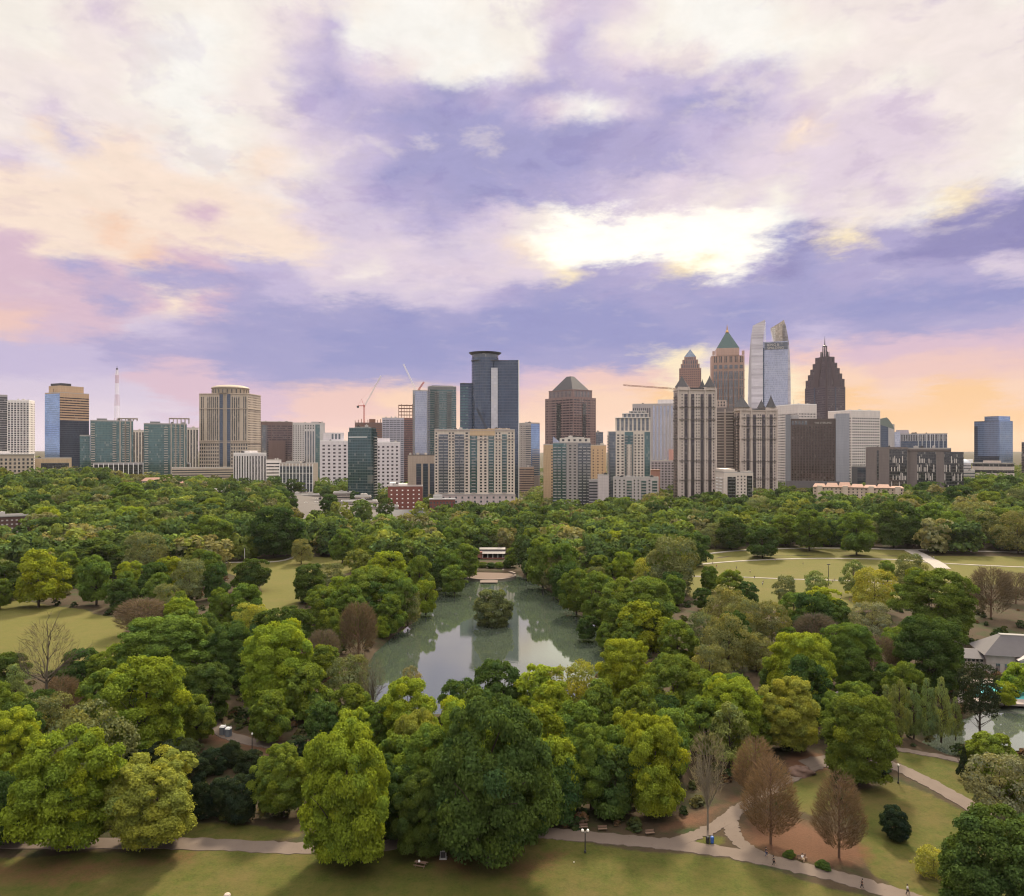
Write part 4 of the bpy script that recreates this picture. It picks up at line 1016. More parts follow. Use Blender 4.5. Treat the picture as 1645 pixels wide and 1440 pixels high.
    g.f = [(0, 1, 2), (5, 4, 3), (0, 2, 5, 3), (1, 6, 2), (5, 7, 4), (2, 6, 7, 5), (1, 4, 7, 6), (0, 3, 4, 1)]
    g.build('wing_crest', G_PA2, b.root)
    ys2 = [760, 640, 610, 585, 565, 550, 540, 530, 523]
    x2 = [1266.5, 1266.5, 1266.3, 1265.8, 1264.8, 1263.3, 1262, 1260.2, 1259]
    prof = [(b.z(y) if y < 760 else 0, -w/2 + u(x - 1202), -w/2 + u(52)) for y, x in zip(ys2, x2)]
    curved(prof, 'rear_wing', f0 + 8, b.b/2, G_PA2)
    g = MB(); pts = [(1236, 528), (1248, 521), (1256.5, 515.5), (1262, 540), (1264, 556), (1243, 556)]
    fr = [(-w/2 + u(x - 1202), f0 + 8, b.z(y)) for x, y in pts]; bk = [(x, b.b/2, z) for x, y, z in fr]
    g.v = fr + bk; n = len(pts); g.f = [tuple(range(n))[::-1], tuple(range(n, 2*n))] + [(i, (i+1) % n, n + (i+1) % n, n + i) for i in range(n)]
    g.build('rear_wing_crest', glassmat('crest_grid', (.34, .29, .24), (.20, .17, .14), bw=2.2, fh=2.4, metal=.2, vary=.8), b.root)
    for xp in (1227, 1238, 1241):
        g = MB(); y1_ = 519 if xp < 1230 else 529
        for dx_ in (0, 1.7): g.bar((-w/2 + u(xp - 1202 + dx_), f0, b.z(551)), (-w/2 + u(xp - 1202 + dx_), f0, b.z(y1_)), .3)
        for k in range(8):
            za, zc = (b.z(551 + (y1_ - 551) * j / 8) for j in (k, k + 1)); g.bar((-w/2 + u(xp - 1202), f0, za), (-w/2 + u(xp - 1202 + 1.7), f0, zc), .22)
        g.build('crest_truss', M_WHITE, b.root)
    MB().box(-w/2 + u(22), -w/2 + u(24.5), f0 + .5, f0 + 2, 0, b.z(560)).build('dark_slot', G_DEEP, b.root)
    MB().box(-w/2 + u(25), -w/2 + u(59.8), f0 + 1.2, f0 + 2, b.z(563), b.z(552)).build('sign_band', G_GREY, b.root)
    def letters(text, size, x, y, z, parent, m):
        cu = bpy.data.curves.new('letters', 'FONT'); cu.body = text; cu.size = size; cu.extrude = 0.12; cu.align_x = 'LEFT'; cu.offset = size * .02
        t = bpy.data.objects.new('tmp', cu); COL.objects.link(t)
        me = bpy.data.meshes.new_from_object(t.evaluated_get(bpy.context.evaluated_depsgraph_get())); bpy.data.objects.remove(t)
        me.materials.clear(); me.materials.append(m)
        o = bpy.data.objects.new('sign_lettering', me); COL.objects.link(o); o.parent = parent
        o.location = (x, y, z); o.rotation_euler = (R(90), 0, 0); return o
    letters('KING &', u(5.4), -w/2 + u(29), f0 + 1.1, b.z(557.3), b.root, M_CONC)
    letters('SPALDING', u(5.4), -w/2 + u(29), f0 + 1.1, b.z(562.4), b.root, M_CONC)
    # white office slabs, brown hotel
    b = Bld('office_building', 'white banded office block behind the brown hotel, next to the ornate tower', 'building', 1100, 1240, 1283, 1312, 650, rel=38)
    wh = W(0.64, 0.58, 0.55); b.box('wall', wh); zt = b.z(663)
    for f in 'LR':
        b.bands(f, 4, zt, G_DARK, 3.9, .42); b.fins(f, 4, zt, wh, 2.6, .9, .25)
    b.roof(2, M_WHITE); MB().bar((0, 0, b.H), (0, 0, b.H + 9), .2).build('aerial', M_STEELD, b.root)
    b = Bld('office_building', 'white punched office block rising behind the grey end of the brown hotel', 'building', 1090, 1330, 1368, 1414, 660, rel=46)
    b.box('wall', wh); zt = b.z(670)
    for f in 'LR': b.grid(f, 4, zt, G_DARK, 3.4, 3.9, .58, .5, 1, b.wid(f) - 1, cap=100)
    b.roof(4, M_WHITE); b.done()
    b = Bld('hotel_building', 'dark brown slab hotel with grey end towers and a small rooftop sign', 'building', 940, 1266, 1270, 1348, 671, rel=3)
    b.b = 22; a = b.a
    b.box('wall', W(*BROWN)); zf = b.z(683)
    b.grid('R', 6, zf, glassmat('window_dark_brown', (.035, .024, .022), (.06, .04, .035), metal=.2), 3.4, 3.3, .55, .5, 2, a - 1, cap=98)
    b.fins('R', 4, zf, W(0.115, 0.085, 0.08), 3.4, .8, .6, 1.6, a - .6)
    b.strips('R', b.z(681), b.z(674.5), G_GREY, 3.6, .55, 2, a * .4, name='attic_window')
    b.box('end_tower', W(0.30, 0.31, 0.35), a/2, a/2 + b.m(21), -b.b/2 - 1.5, b.b/2 + 3, 0, b.z(663)); b.box('grey_end', W(0.20, 0.21, 0.24), -a/2 - b.m(6), -a/2 + b.m(2), -b.b/2 - .6, b.b/2, 0, b.z(664))
    b.box('rooftop_block', W(.4, .38, .38), -a/2 + b.m(3), -a/2 + b.m(15), -4, 6, b.H, b.z(664.5)); b.box('podium', W(.14, .13, .14), -a/2 - 4, a/2 + 4, -b.b/2 - 8, b.b/2, 0, b.z(775))
    letters('THE STERLING', b.m(4.1), a/2 - b.m(33), -b.b/2 - .2, b.z(679.5), b.root, M_CONC); b.done()
    # stepped dark tower with spire
    b = Bld('office_tower', 'dark plum tower stepping up to a thin steel spire', 'tower', 1350, 1293, 1328, 1358, 621, rel=40)
    pl = W(0.085, 0.063, 0.072); b.box('wall', pl)
    for f in 'LR':
        w = b.wid(f); b.bands(f, 40, b.H - 1, G_WARM, 4.0, .55, w * .06, w * .42); b.bands(f, 40, b.H - 1, G_WARM, 4.0, .55, w * .5, w * .94); b.panel(f, 40, b.H, G_DEEP, w * .44, w * .48, d=.6, name='glass_shaft')
    prev = b.H; half = (b.a/2, b.b/2)
    steps = ((0.965, 608), (0.85, 599), (0.73, 590), (0.61, 581), (0.48, 571))
    for k, (f, yt) in enumerate(steps):
        zz = b.z(yt); bx = (-half[0] * f, half[0] * f, -half[1] * f, half[1] * f)
        b.box('setback', pl, *bx, prev, zz)
        for fc in 'LR': b.strips(fc, prev + .5, zz - 1.5, G_WARM, 4.5, .4, 2, b.wid(fc, bx) - 2, box=bx); b.panel(fc, prev, zz - .5, pl, b.wid(fc, bx) * .35, b.wid(fc, bx) * .65, box=bx, name='central_bay', d=.8)
        prev = zz
    for rr_, y0, y1, n in ((7, 571, 562, 8), (3.6, 571, 552, 6)):
        for i in range(n):
            t = 2 * math.pi * i / n; MB().bar((rr_ * math.cos(t), rr_ * math.sin(t), b.z(y0)), (rr_ * math.cos(t), rr_ * math.sin(t), b.z(y1)), .75, .5).build('crown_post', M_STEELD, b.root)
    MB().lathe([(3.9, b.z(553)), (3.9, b.z(552)), (1.0, b.z(551)), (.55, b.z(544)), (.12, b.z(536))], 8).build('spire', M_STEELD, b.root)
    # ---- beyond the sports field
    b = Bld('office_building', 'grey building with a curved green gable behind the white punched office', 'building', 1200, 1412, 1412, 1437, 682, depth=26)
    b.box('wall', W(0.42, 0.40, 0.41)); b.panel('R', 4, b.H - 1, G_DEEP, 2, b.a * .6); w = b.a
    g = MB(); pts = [(-w/2, b.H), (w/2, b.H - 8), (w/2 - 3, b.H), (w/2 - 8, b.z(674)), (0, b.z(671)), (-w/2 + 2, b.z(673))]
    fr = [(x, -b.b/2 - .3, z) for x, z in pts]; bk = [(x, b.b/2, z) for x, z in pts]; g.v = fr + bk; n = len(pts)
    g.f = [tuple(range(n))[::-1], tuple(range(n, 2*n))] + [(i, (i+1) % n, n + (i+1) % n, n + i) for i in range(n)]
    g.build('roof', plain('roof_green', (.13, .16, .15), .6), b.root)
    b = Bld('office_building', 'dark blue and white framed block behind the long grey brown building', 'building', 1190, 1437, 1437, 1522, 698, depth=28)
    b.box('wall', W(0.30, 0.30, 0.34)); w = b.a
    b.panel('R', 3, b.z(709), G_DEEP, w * .12, w); b.strips('R', b.z(708.5), b.H - 1, G_DARK, 3.2, .5, w * .12, w); b.fins('R', 3, b.H, M_WHITE, w * .08, .6, .5, w * .45, w); b.panel('R', 3, b.z(694), G_PALE, 0, w * .11, d=.2)
    b.box('upper_storey', W(.42, .38, .41), -w/2 + 2, -w/2 + w * .27, -8, 8, b.H, b.z(691)); b.roof(4)
    b = Bld('office_building', 'long grey brown building of two joined halves with scattered pale panels', 'building', 910, 1391, 1391, 1528, 721, depth=30)
    gb = W(0.175, 0.148, 0.142); b.box('wall', gb); w = b.a; u = b.m
    b.box('front_half', gb, -w/2, -w/2 + u(60), -b.b/2 - 5, b.b/2, 0, b.z(718.5))
    bx = (-w/2, -w/2 + u(60), -b.b/2 - 5, b.b/2)
    b.panel('R', 3, b.H - 2, G_DARK, u(16), u(19), box=bx, name='glass_slot'); b.panel('R', 3, b.z(722), G_DARK, u(34), u(59), box=bx); b.panel('R', 3, b.z(726), G_DARK, u(73), u(99)); b.panel('R', 3, b.z(726), G_DARK, u(110), u(136))
    r = random.Random(5)
    pm = W(.55, .50, .47)
    for U0, U1, box_, seed in ((34, 59, bx, 1), (73, 99, None, 2), (110, 136, None, 3)):
        for i in range(int((U1 - U0) / 2.2)):
            for j in range(5):
                if r.random() < .45:
                    u0 = u(U0 + .4 + i * 2.2); z0 = 4 + j * (b.z(727) - 6) / 5
                    MB_ = MB(); b.slab(MB_, 'R', u0, u0 + u(1.2), z0, z0 + (b.z(727) - 6) / 5 * r.choice([.5, .8]), 0, .35, box_); MB_.build('pale_panel', pm, b.root)
    b.ledges('R', [b.z(724)], gb, .8, .8); b.roof(6)
    b = Bld('low_building', 'dark low block in the gap beside the brown hotel', 'building', 1000, 1368, 1368, 1392, 750, depth=18)
    b.box('wall', W(.12, .12, .13)); b.panel('R', 3, b.H - 2, G_DEEP, b.a * .4, b.a); b.roof(1)
    b = Bld('apartment_building', 'low tan apartments with stepped terracotta roofs before the brown hotel', 'building', 830, 1306, 1306, 1452, 782, depth=18)
    b.box('wall', W(0.52, 0.42, 0.33)); w = b.a
    for k in range(7):
        u0 = w * k / 7; zz = b.H - (0 if k < 4 else 1.5)
        MB().prism([(-w/2 + u0 - .3, -b.b/2 - 1.2), (-w/2 + u0 + w / 7 + .3, -b.b/2 - 1.2), (-w/2 + u0 + w / 7 + .3, b.b/2 + 1), (-w/2 + u0 - .3, b.b/2 + 1)], b.H + .02 + .06 * (k % 2), zz + 3.2 + (k % 3) * .8, [(-w/2 + u0 + 1.5, -1), (-w/2 + u0 + w / 7 - 1.5, -1), (-w/2 + u0 + w / 7 - 1.5, 1), (-w/2 + u0 + 1.5, 1)]).build('roof', M_TERRA, b.root)
    for k in range(0, 7, 2):
        u0 = w * (k + .35) / 7; MB().box(-w/2 + u0, -w/2 + u0 + 5, -b.b/2 - 2.5, -b.b/2, 0, b.H + 1.5).build('bay', W(0.55, 0.45, 0.36), b.root)
    b.grid('R', 2, b.H - .5, G_WARM, 4.2, 3.3, .3, .5); b.done()
    b = Bld('glass_tower', 'lone sky blue mirrored tower beyond the sports field', 'tower', 1300, 1565, 1606, 1627, 677, rel=58)
    b.box('wall', G_SKY); b.box('upper_tier', G_SKY, -b.a/2 + 2, b.a/2 - 2, -b.b/2 + 3, b.b/2 - b.m(16), b.H, b.z(668.5))
    b.panel('L', 3, b.z(684), G_DEEP, 0, b.b * .14, name='dark_edge'); b.panel('R', 3, b.H - 1, G_BLUE); b.panel('L', 3, b.z(733), G_DEEP, 1, b.b - 1, name='lower_glazing_or_reflection', d=.3); b.roof(1, G_DEEP)
    b = Bld('office_building', 'low banded building with rounded ends below the lone blue tower', 'building', 1130, 1561, 1561, 1630, 745, depth=30)
    pts = []
    for sx in (1, -1):
        for i in range(9):
            t = (-math.pi/2 + math.pi * i / 8) if sx > 0 else (math.pi/2 + math.pi * i / 8); pts.append((sx * (b.a/2 - 15) + 15 * math.cos(t), 15 * math.sin(t)))
    zz = 0; H = b.H; n = 4
    for k in range(n):
        z0 = H * k / n; MB().prism(pts, z0, z0 + H / n * .55, ).build('floor_band', W(.52, .44, .40), b.root); MB().prism([(x * .985, y * .96) for x, y in pts], z0 + H / n * .55, z0 + H / n).build('ribbon_window', G_DARK, b.root)
    MB().prism([(x * .99, y * .97) for x, y in pts], H, H + 1).build('roof', M_ROOF, b.root); b.box('plant_room', W(.5, .42, .38), -b.a/2 + 14, 10, -6, 6, H + 1, H + 4)
    b = Bld('low_building', 'small white building with a shallow pale dome near the banded building', 'building', 1180, 1532, 1532, 1560, 744, depth=24)
    b.box('wall', W(.52, .50, .52)); b.bands('R', 2, b.H - 2, G_GREY, 4, .4); MB().lathe([(12, b.H), (11, b.H + 2.4), (8, b.H + 4.5), (4, b.H + 5.6), (.2, b.H + 6)], 20).build('dome', plain('dome_pale', (.5, .53, .56), .5), b.root); b.box('plant_room', M_WHITE, 6, 14, -5, 5, b.H, b.z(738))
    b = Bld('low_building', 'low pale shed roofs between the long building and the white dome', 'building', 1050, 1531, 1531, 1566, 757, depth=20)
    b.box('wall', W(.42, .38, .36)); b.bands('R', 1, b.H - 1, G_GREY, 4, .35); b.roof(4, M_ROOFW)
    b = Bld('office_tower', 'dark brown block cut by the photo edge beyond the lone blue tower', 'tower', 1200, 1641, 1641, 1700, 711, depth=30)
    b.box('wall', W(*BROWN)); b.bands('R', 3, b.H - 2, G_DARK, 3.8, .5); b.roof(1)
    # old brick block inside the wood
    b = Bld('brick_building', 'old brown brick block with white framed windows among the trees', 'building', 600, -40, -40, 46, 833, depth=14)
    b.box('wall', W(0.11, 0.062, 0.055, kind=1)); b.grid('R', 1.5, b.H - 1, M_CONC, 3.2, 3.6, .45, .35); b.box('roof', M_ROOF, -b.a/2 - .4, b.a/2 + .4, -b.b/2 - .4, b.b/2 + .4, b.H, b.H + .6); b.roof(2, M_ROOFW, 3, b.H + .6); b.done()
skyline()

# ------------------------------------------------------------------ lattice mast and cranes
def at(px, D, py): return Vector(((px - CX) / F * D, D, CAMH + (CY - py) * D / F))
def truss(mb, p, q, w, n, r=0.22, w2=None):
    p = Vector(p); q = Vector(q); d = (q - p).normalized(); a = Vector((0, 1, 0)) if abs(d.y) < .9 else Vector((1, 0, 0))
    e = d.cross(a).normalized(); f = d.cross(e); w2 = w if w2 is None else w2
    def c(k, i):
        s = w + (w2 - w) * k / n; o = ((-1, -1), (1, -1), (1, 1), (-1, 1))[i]
        return p + (q - p) * (k / n) + e * (o[0] * s / 2) + f * (o[1] * s / 2)
    for i in range(4): mb.bar(c(0, i), c(n, i), r)
    for k in range(n):
        for i in range(4): mb.bar(c(k, i), c(k + 1, (i + 1) % 4), r * .7)
    return mb
def towers():
    D = 1300; z0 = at(188, D, 700).z; b = at(188, D, 590)
    r = empty('lattice_mast', (b.x, D, 0)); tag(r, 'tall red and white lattice mast above the teal apartment block', 'mast')
    zs = [z0 - 20] + [at(188, D, y).z for y in (672, 652, 634, 616, 603, 594)]
    zs[0] = hgt(b.x, D)
    for k in range(6):
        wa = 6.5 - 4 * k / 6; wb = 6.5 - 4 * (k + 1) / 6
        mb = MB(); truss(mb, (0, 0, zs[k]), (0, 0, zs[k + 1]), wa, 5 if k else 12, .22, wb); mb.build('mast_section', M_STEELW if k % 2 else plain('faded_red', (.42, .26, .25), .6), r)
    MB().lathe([(1.6, zs[-1]), (1.6, zs[-1] + 2), (.4, zs[-1] + 2.2), (.3, zs[-1] + 6)], 8).build('beacon', M_STEELD, r)
    def crane(label, D, mx, my0, my1, jx0, jy0, jx1, jy1, cols, counter=True, topx=None, group='construction cranes'):
        p0 = at(mx, D, my0); p1 = at(mx, D, my1); r = empty('tower_crane', (p0.x, D, p0.z)); tag(r, label, 'crane', group)
        L = lambda v: Vector(v) - Vector((p0.x, D, p0.z))
        if my0 != my1: truss(MB(), L(p0), L(p1), 2.2, 8, .28).build('mast', cols[0], r) if False else truss_build(L(p0), L(p1), 2.2, 8, .28, 'mast', cols[0], r)
        j0, j1 = L(at(jx0, D, jy0)), L(at(jx1, D, jy1))
        truss_build(j0, j1, 1.8, 14, .3, 'jib', cols[1], r)
        if counter:
            d = (j1 - j0); d.z = 0; d = d.normalized() if d.length > .1 else Vector((1, 0, 0))
            m = MB(); c = L(p1); e = c - d * 12 + Vector((0, 0, 1)); m.bar(c + Vector((0, 0, 1)), e, 1.0); m.build('counter_jib', cols[0], r)
            MB().box(e.x - 2, e.x + 2, e.y - 1.2, e.y + 1.2, e.z - 4, e.z).build('counterweight', M_STEELD, r)
            MB().box(c.x - 1.5, c.x + 1.5, c.y - 1.5, c.y + 1.5, c.z - 1, c.z + 2.5).build('cab', cols[0], r)
            ap = c - d * 5 + Vector((0, 0, 14)); g = MB(); g.bar(c, ap, .4).bar(ap, e, .15).bar(ap, j0 + (j1 - j0) * .75, .1); g.build('back_mast', cols[0], r)
    def truss_build(p, q, w, n, rr, name, m, r):
        mb = MB(); truss(mb, p, q, w, n, rr); mb.build(name, m, r)
    crane('red and white crane with a raised jib over the raw concrete frame', 1500, 585, 680, 653, 586, 652, 612, 604, (plain('crane_red', (.45, .12, .10), .5), M_STEELW))
    crane('pale crane jib leaning up behind the pale slab tower', 1300, 668, 640, 627, 668, 627, 648, 585, (M_STEELW, M_STEELW), False)
    crane('short red and white crane jib on the pale slab roof', 1215, 671, 632, 628, 672, 627, 681, 614, (M_STEELR, M_STEELR), False)
    crane('dark crane boom leaning across the tall blue tower', 925, 781, 695, 688, 781, 687, 766, 656, (M_STEELD, M_STEELD), False)
    crane('long level crane jib beside the taller ornate tower', 1290, 1084, 660, 626, 1086, 625, 1001, 619, (M_RUST, M_RUST), False)
towers()

# ------------------------------------------------------------------ vegetation
def leafmat():
    def fn(t):
        at = t.new('ShaderNodeAttribute', attribute_name='leafcol').outputs['Color']
        oi = t.new('ShaderNodeObjectInfo').outputs['Color']
        c = t.mix(1.0, at, oi, 'MULTIPLY')
        d = t.new('ShaderNodeBsdfDiffuse'); t.put(d.inputs[0], c)
        tr = t.new('ShaderNodeBsdfTranslucent'); t.put(tr.inputs[0], t.mix(1.0, c, (1.25, 1.2, 0.7), 'MULTIPLY'))
        mx = t.new('ShaderNodeMixShader'); mx.inputs[0].default_value = 0.28
        t.l.new(d.outputs[0], mx.inputs[1]); t.l.new(tr.outputs[0], mx.inputs[2])
        return mx.outputs[0]
    return mat('leaves', fn)
def barkmat():
    def fn(t):
        oi = t.new('ShaderNodeObjectInfo').outputs['Color']
        o = t.new('ShaderNodeTexCoord').outputs['Object']
        n = t.noise(t.vmath('MULTIPLY', o, (40, 40, 8)), 1.0, 4, 0.6)
        return pbr(t, t.mix(1.0, oi, t.mix(n, (.7, .7, .7), (1.3, 1.3, 1.3)), 'MULTIPLY'), 0.9, 0, 0.1)
    return mat('bark', fn)
M_LEAF, M_BARK = leafmat(), barkmat()
def quads_mesh(name, V, C, m=None):
    """V: n x 4 x 3 corners, C: n x 3 colour per face"""
    n = len(V)
    me = bpy.data.meshes.new(name)
    me.vertices.add(n * 4); me.vertices.foreach_set('co', V.reshape(-1).astype(np.float32))
    me.loops.add(n * 4); me.loops.foreach_set('vertex_index', np.arange(n * 4, dtype=np.int32))
    me.polygons.add(n); me.polygons.foreach_set('loop_start', (np.arange(n) * 4).astype(np.int32))
    me.update(calc_edges=True)
    a = me.attributes.new('leafcol', 'FLOAT_COLOR', 'FACE')
    c = np.ones((n, 4), np.float32); c[:, :3] = C; a.data.foreach_set('color', c.ravel())
    me.materials.append(m or M_LEAF)
    return me
def unit(v): return v / (np.linalg.norm(v, axis=-1, keepdims=True) + 1e-9)
def leaf_quads(P, N, size, r, elong=1.5, droop=0.0):
    """leaf sprays: small kinked quads at P facing N"""
    n = len(P); a = unit(r.normal(size=(n, 3)))
    if droop: a = unit(a * 0.6 + np.array([0, 0, -1]) * droop)
    T = unit(np.cross(N, a)); B = np.cross(N, T)
    if droop: T, B = B, T
    s = size * r.uniform(0.55, 1.35, (n, 1))
    L = T * s * elong * 0.5; Wd = B * s * 0.5
    k = N * s * 0.22
    return np.stack([P - L, P + Wd + k, P + L, P - Wd + k], 1)
def crown_arrays(seed, nl, n, size, shape='round', dens=1.0, lob=(.13, .25), droop=0.0):
    """a crown in the unit box (x, y within +-.5, z 0..1): clumps of leaves over an uneven outline"""
    r = np.random.default_rng(seed)
    def prof(z):           # radius of the outline at height z
        if shape == 'round': return 0.5 * np.sqrt(np.clip(1 - ((z - .46) / .56) ** 2, .02, 1)) ** .85
        if shape == 'oval':  return 0.5 * np.clip(np.sin(np.pi * np.clip(z * .93 + .06, 0, 1)), .05, 1) ** .6
        if shape == 'wide':  return 0.5 * np.clip(1 - z ** 2.6, .05, 1) ** .6 * np.clip(.75 + z, .5, 1)
        if shape == 'cone':  return 0.5 * np.clip(1.03 - z, .03, 1) ** .8 * np.clip(z * 6 + .5, 0, 1)
        if shape == 'egg':   return 0.5 * np.clip((1.02 - z) ** .62 * np.clip(z * 2.4 + .35, 0, 1) ** .7 * 1.25, .03, 1)
    ph = r.uniform(0, 2 * np.pi, 4); am = r.uniform(.06, .17, 4)
    cen, rad = [], []
    for i in range(nl):
        z = r.uniform(.04, .95); t = r.uniform(0, 2 * np.pi)
        q = prof(z) * (1 + sum(am[j] * np.sin((j + 1) * t + ph[j] + 3 * z * (j % 2)) for j in range(4)))
        rr = r.uniform(*lob) * (0.75 + 0.5 * (1 - z))
        d = max(q - rr * .8, 0) * (r.uniform(.35, 1) ** .5)
        cen.append((d * np.cos(t), d * np.sin(t), np.clip(z, rr * .5, 1 - rr * .75))); rad.append(rr)
    cen = np.array(cen); rad = np.array(rad)
    p = rad ** 2 / (rad ** 2).sum()
    m = int(n * 1.6)
    k = r.choice(nl, m, p=p)
    d = unit(r.normal(size=(m, 3)))
    out = unit((cen[k] - np.array([0, 0, .40])) * np.array([1, 1, .8]) + 1e-6)
    d = np.where((np.sum(d * out, 1) < -.45)[:, None], -d, d)
    d[:, 2] = np.where(d[:, 2] < -.3, d[:, 2] * -.6, d[:, 2]); d = unit(d)
    P = cen[k] + d * (rad[k] * (r.uniform(.60, 1.08, m) + (r.random(m) < .06) * r.uniform(0, .30, m)))[:, None] * np.array([1, 1, .85])
    inside = np.zeros(m, bool)
    for i in range(nl):
        inside |= (np.linalg.norm((P - cen[i]) / np.array([1, 1, .85]), axis=1) < rad[i] * .70) & (k != i)
    P, d, k = P[~inside][:n], d[~inside][:n], k[~inside][:n]
    N = unit(d * .85 + r.normal(size=P.shape) * .45 + np.array([0, 0, .08]))
    V = leaf_quads(P, N, size, r, droop=droop)
    hue = r.normal(0, 1, nl)[k]; br = r.normal(0, 1, len(P))
    C = np.stack([1 + .09 * hue + .10 * br, 1 + .04 * hue + .10 * br, 1 - .10 * hue + .08 * br], 1).clip(.45, 1.6)
    return V, C
PROTO = {}
def crown_proto(key, *a, **k):
    V, C = crown_arrays(*a, **k); PROTO[key] = quads_mesh('crown', V, C)
    return PROTO[key]
for i in range(4): crown_proto(('rn', i), 10 + i, 190, 66000, .0168, 'round', lob=(.05, .14))
for i in range(3): crown_proto(('on', i), 20 + i, 180, 64000, .0168, 'oval', lob=(.05, .13))
for i in range(5): crown_proto(('rm', i), 30 + i, 90, 17000, .030, 'round', lob=(.07, .18))
for i in range(3): crown_proto(('om', i), 40 + i, 85, 16000, .030, 'oval', lob=(.07, .17))
for i in range(3): crown_proto(('wm', i), 50 + i, 100, 16000, .028, 'wide', lob=(.06, .16))
for i in range(3): crown_proto(('sp', i), 60 + i, 90, 8000, .027, 'round', lob=(.07, .20))       # sparse spring leaf
for i in range(2): crown_proto(('em', i), 70 + i, 80, 9000, .036, 'egg', lob=(.07, .15))
crown_proto(('co', 0), 80, 60, 6000, .045, 'cone', lob=(.07, .15))
crown_proto(('wi', 0), 81, 60, 5200, .030, 'oval', lob=(.08, .16), droop=1.2)
crown_proto(('wi', 1), 82, 60, 5200, .030, 'egg', lob=(.08, .16), droop=1.2)

def branch_tree(seed, style):
    """trunk with limbs (unit height); returns wood mesh builder and twig segments"""
    r = random.Random(seed); mb = MB(); twigs = []
    def grow(p, d, length, rad, depth):
        segs = 3; q = p; dd = d.copy()
        for i in range(segs):
            dd = (dd + Vector((r.uniform(-1, 1), r.uniform(-1, 1), r.uniform(-.3, .7))) * .16).normalized()
            q2 = q + dd * (length / segs); r0 = rad * (1 - .5 * i / segs); r1 = rad * (1 - .5 * (i + 1) / segs)
            mb.bar(q, q2, r0, r1, 5 if depth < 2 else 3); q = q2
            if depth < style['depth']:
                for _ in range(style['fork'][min(depth, 2)]):
                    if r.random() < .8:
                        ax = Vector((r.uniform(-1, 1), r.uniform(-1, 1), r.uniform(-.2, .6))).normalized()
                        nd = (dd * style['along'] + ax).normalized()
                        grow(q, nd, length * r.uniform(.45, .7), rad * .5, depth + 1)
            else: twigs.append((q, dd, length))
    h = style['trunk']
    mb.bar((0, 0, -.02), (0, 0, h), .022, .016, 7)
    for i in range(style['limbs']):
        t = 2 * math.pi * i / style['limbs'] + r.uniform(-.4, .4); z = h * r.uniform(style['low'], 1.0)
        up = style['up'] * r.uniform(.7, 1.2)
        grow(Vector((0, 0, z)), Vector((math.cos(t), math.sin(t), up)).normalized(), style['len'] * r.uniform(.7, 1.1), .009, 1)
    grow(Vector((0, 0, h)), Vector((0, 0, 1)), style['len'], .013, 1)
    return mb, twigs
def wood_mesh(mb, name='trunk'):
    m = mb.mesh(name); m.materials.append(M_BARK); return m
TR = {}
for i in range(3):
    mb, _ = branch_tree(100 + i, dict(depth=2, fork=[1, 1, 1], along=1.1, trunk=.42, limbs=6, low=.5, up=.9, len=.30)); TR[i] = wood_mesh(mb)
def twig_crown(seed, n, shape, wid=.006, leng=.10, up=.8):
    """a haze of fine leafless twigs in the unit box"""
    r = np.random.default_rng(seed)
    if shape == 'cone': z = 1 - r.beta(2.2, 1.6, n) ; z = np.clip(z, .03, .99); q = .5 * np.clip((1.01 - z), 0, 1) ** .42 * np.clip(z * 2.6 + .3, 0, 1)
    else: z = r.beta(2.2, 1.7, n); q = .5 * np.sqrt(np.clip(1 - ((z - .5) / .52) ** 2, 0.02, 1))
    t = r.uniform(0, 2 * np.pi, n); d = q * r.uniform(.15, 1, n) ** .5
    P = np.stack([d * np.cos(t), d * np.sin(t), z], 1)
    D = unit(np.stack([np.cos(t), np.sin(t), np.full(n, up)], 1) + r.normal(size=(n, 3)) * .45)
    S_ = unit(np.cross(D, r.normal(size=(n, 3)))); L = leng * r.uniform(.5, 1.3, (n, 1)); w = wid * r.uniform(.5, 1.2, (n, 1))
    V = np.stack([P - S_ * w, P + D * L - S_ * w * .2, P + D * L + S_ * w * .2, P + S_ * w], 1)
    b = r.normal(0, 1, n); C = np.stack([1 + .2 * b, 1 + .18 * b, 1 + .16 * b], 1).clip(.4, 1.8)
    return quads_mesh('crown', V, C)
PROTO[('tw', 0)] = twig_crown(5, 5200, 'round'); PROTO[('tw', 1)] = twig_crown(6, 5200, 'round')
PROTO[('ft', 0)] = twig_crown(9, 1300, 'round', .0035, .10); PROTO[('cy', 0)] = twig_crown(7, 6000, 'cone', .0042, .085, .9); PROTO[('cy', 1)] = twig_crown(8, 6000, 'cone', .0042, .085, .9)
mb, _ = branch_tree(7, dict(depth=4, fork=[2, 2, 2], along=1.4, trunk=.30, limbs=7, low=.6, up=1.6, len=.32)); BARE = wood_mesh(mb, 'trunk')
mb, _ = branch_tree(11, dict(depth=4, fork=[2, 2, 1], along=1.3, trunk=.52, limbs=5, low=.55, up=.55, len=.34)); BARE2 = wood_mesh(mb, 'trunk')
def straight_trunk():
    r = random.Random(3); m = MB(); m.bar((0, 0, -.02), (0, 0, .95), .016, .003, 7)
    for i in range(60):
        z = .12 + .8 * i / 60; t = r.uniform(0, 6.28); l = .30 * (1 - z) ** .6 * r.uniform(.6, 1)
        m.bar((0, 0, z), (l * math.cos(t), l * math.sin(t), z + l * .75), .0045, .001, 3)
    return wood_mesh(m)
STRAIGHT = straight_trunk()

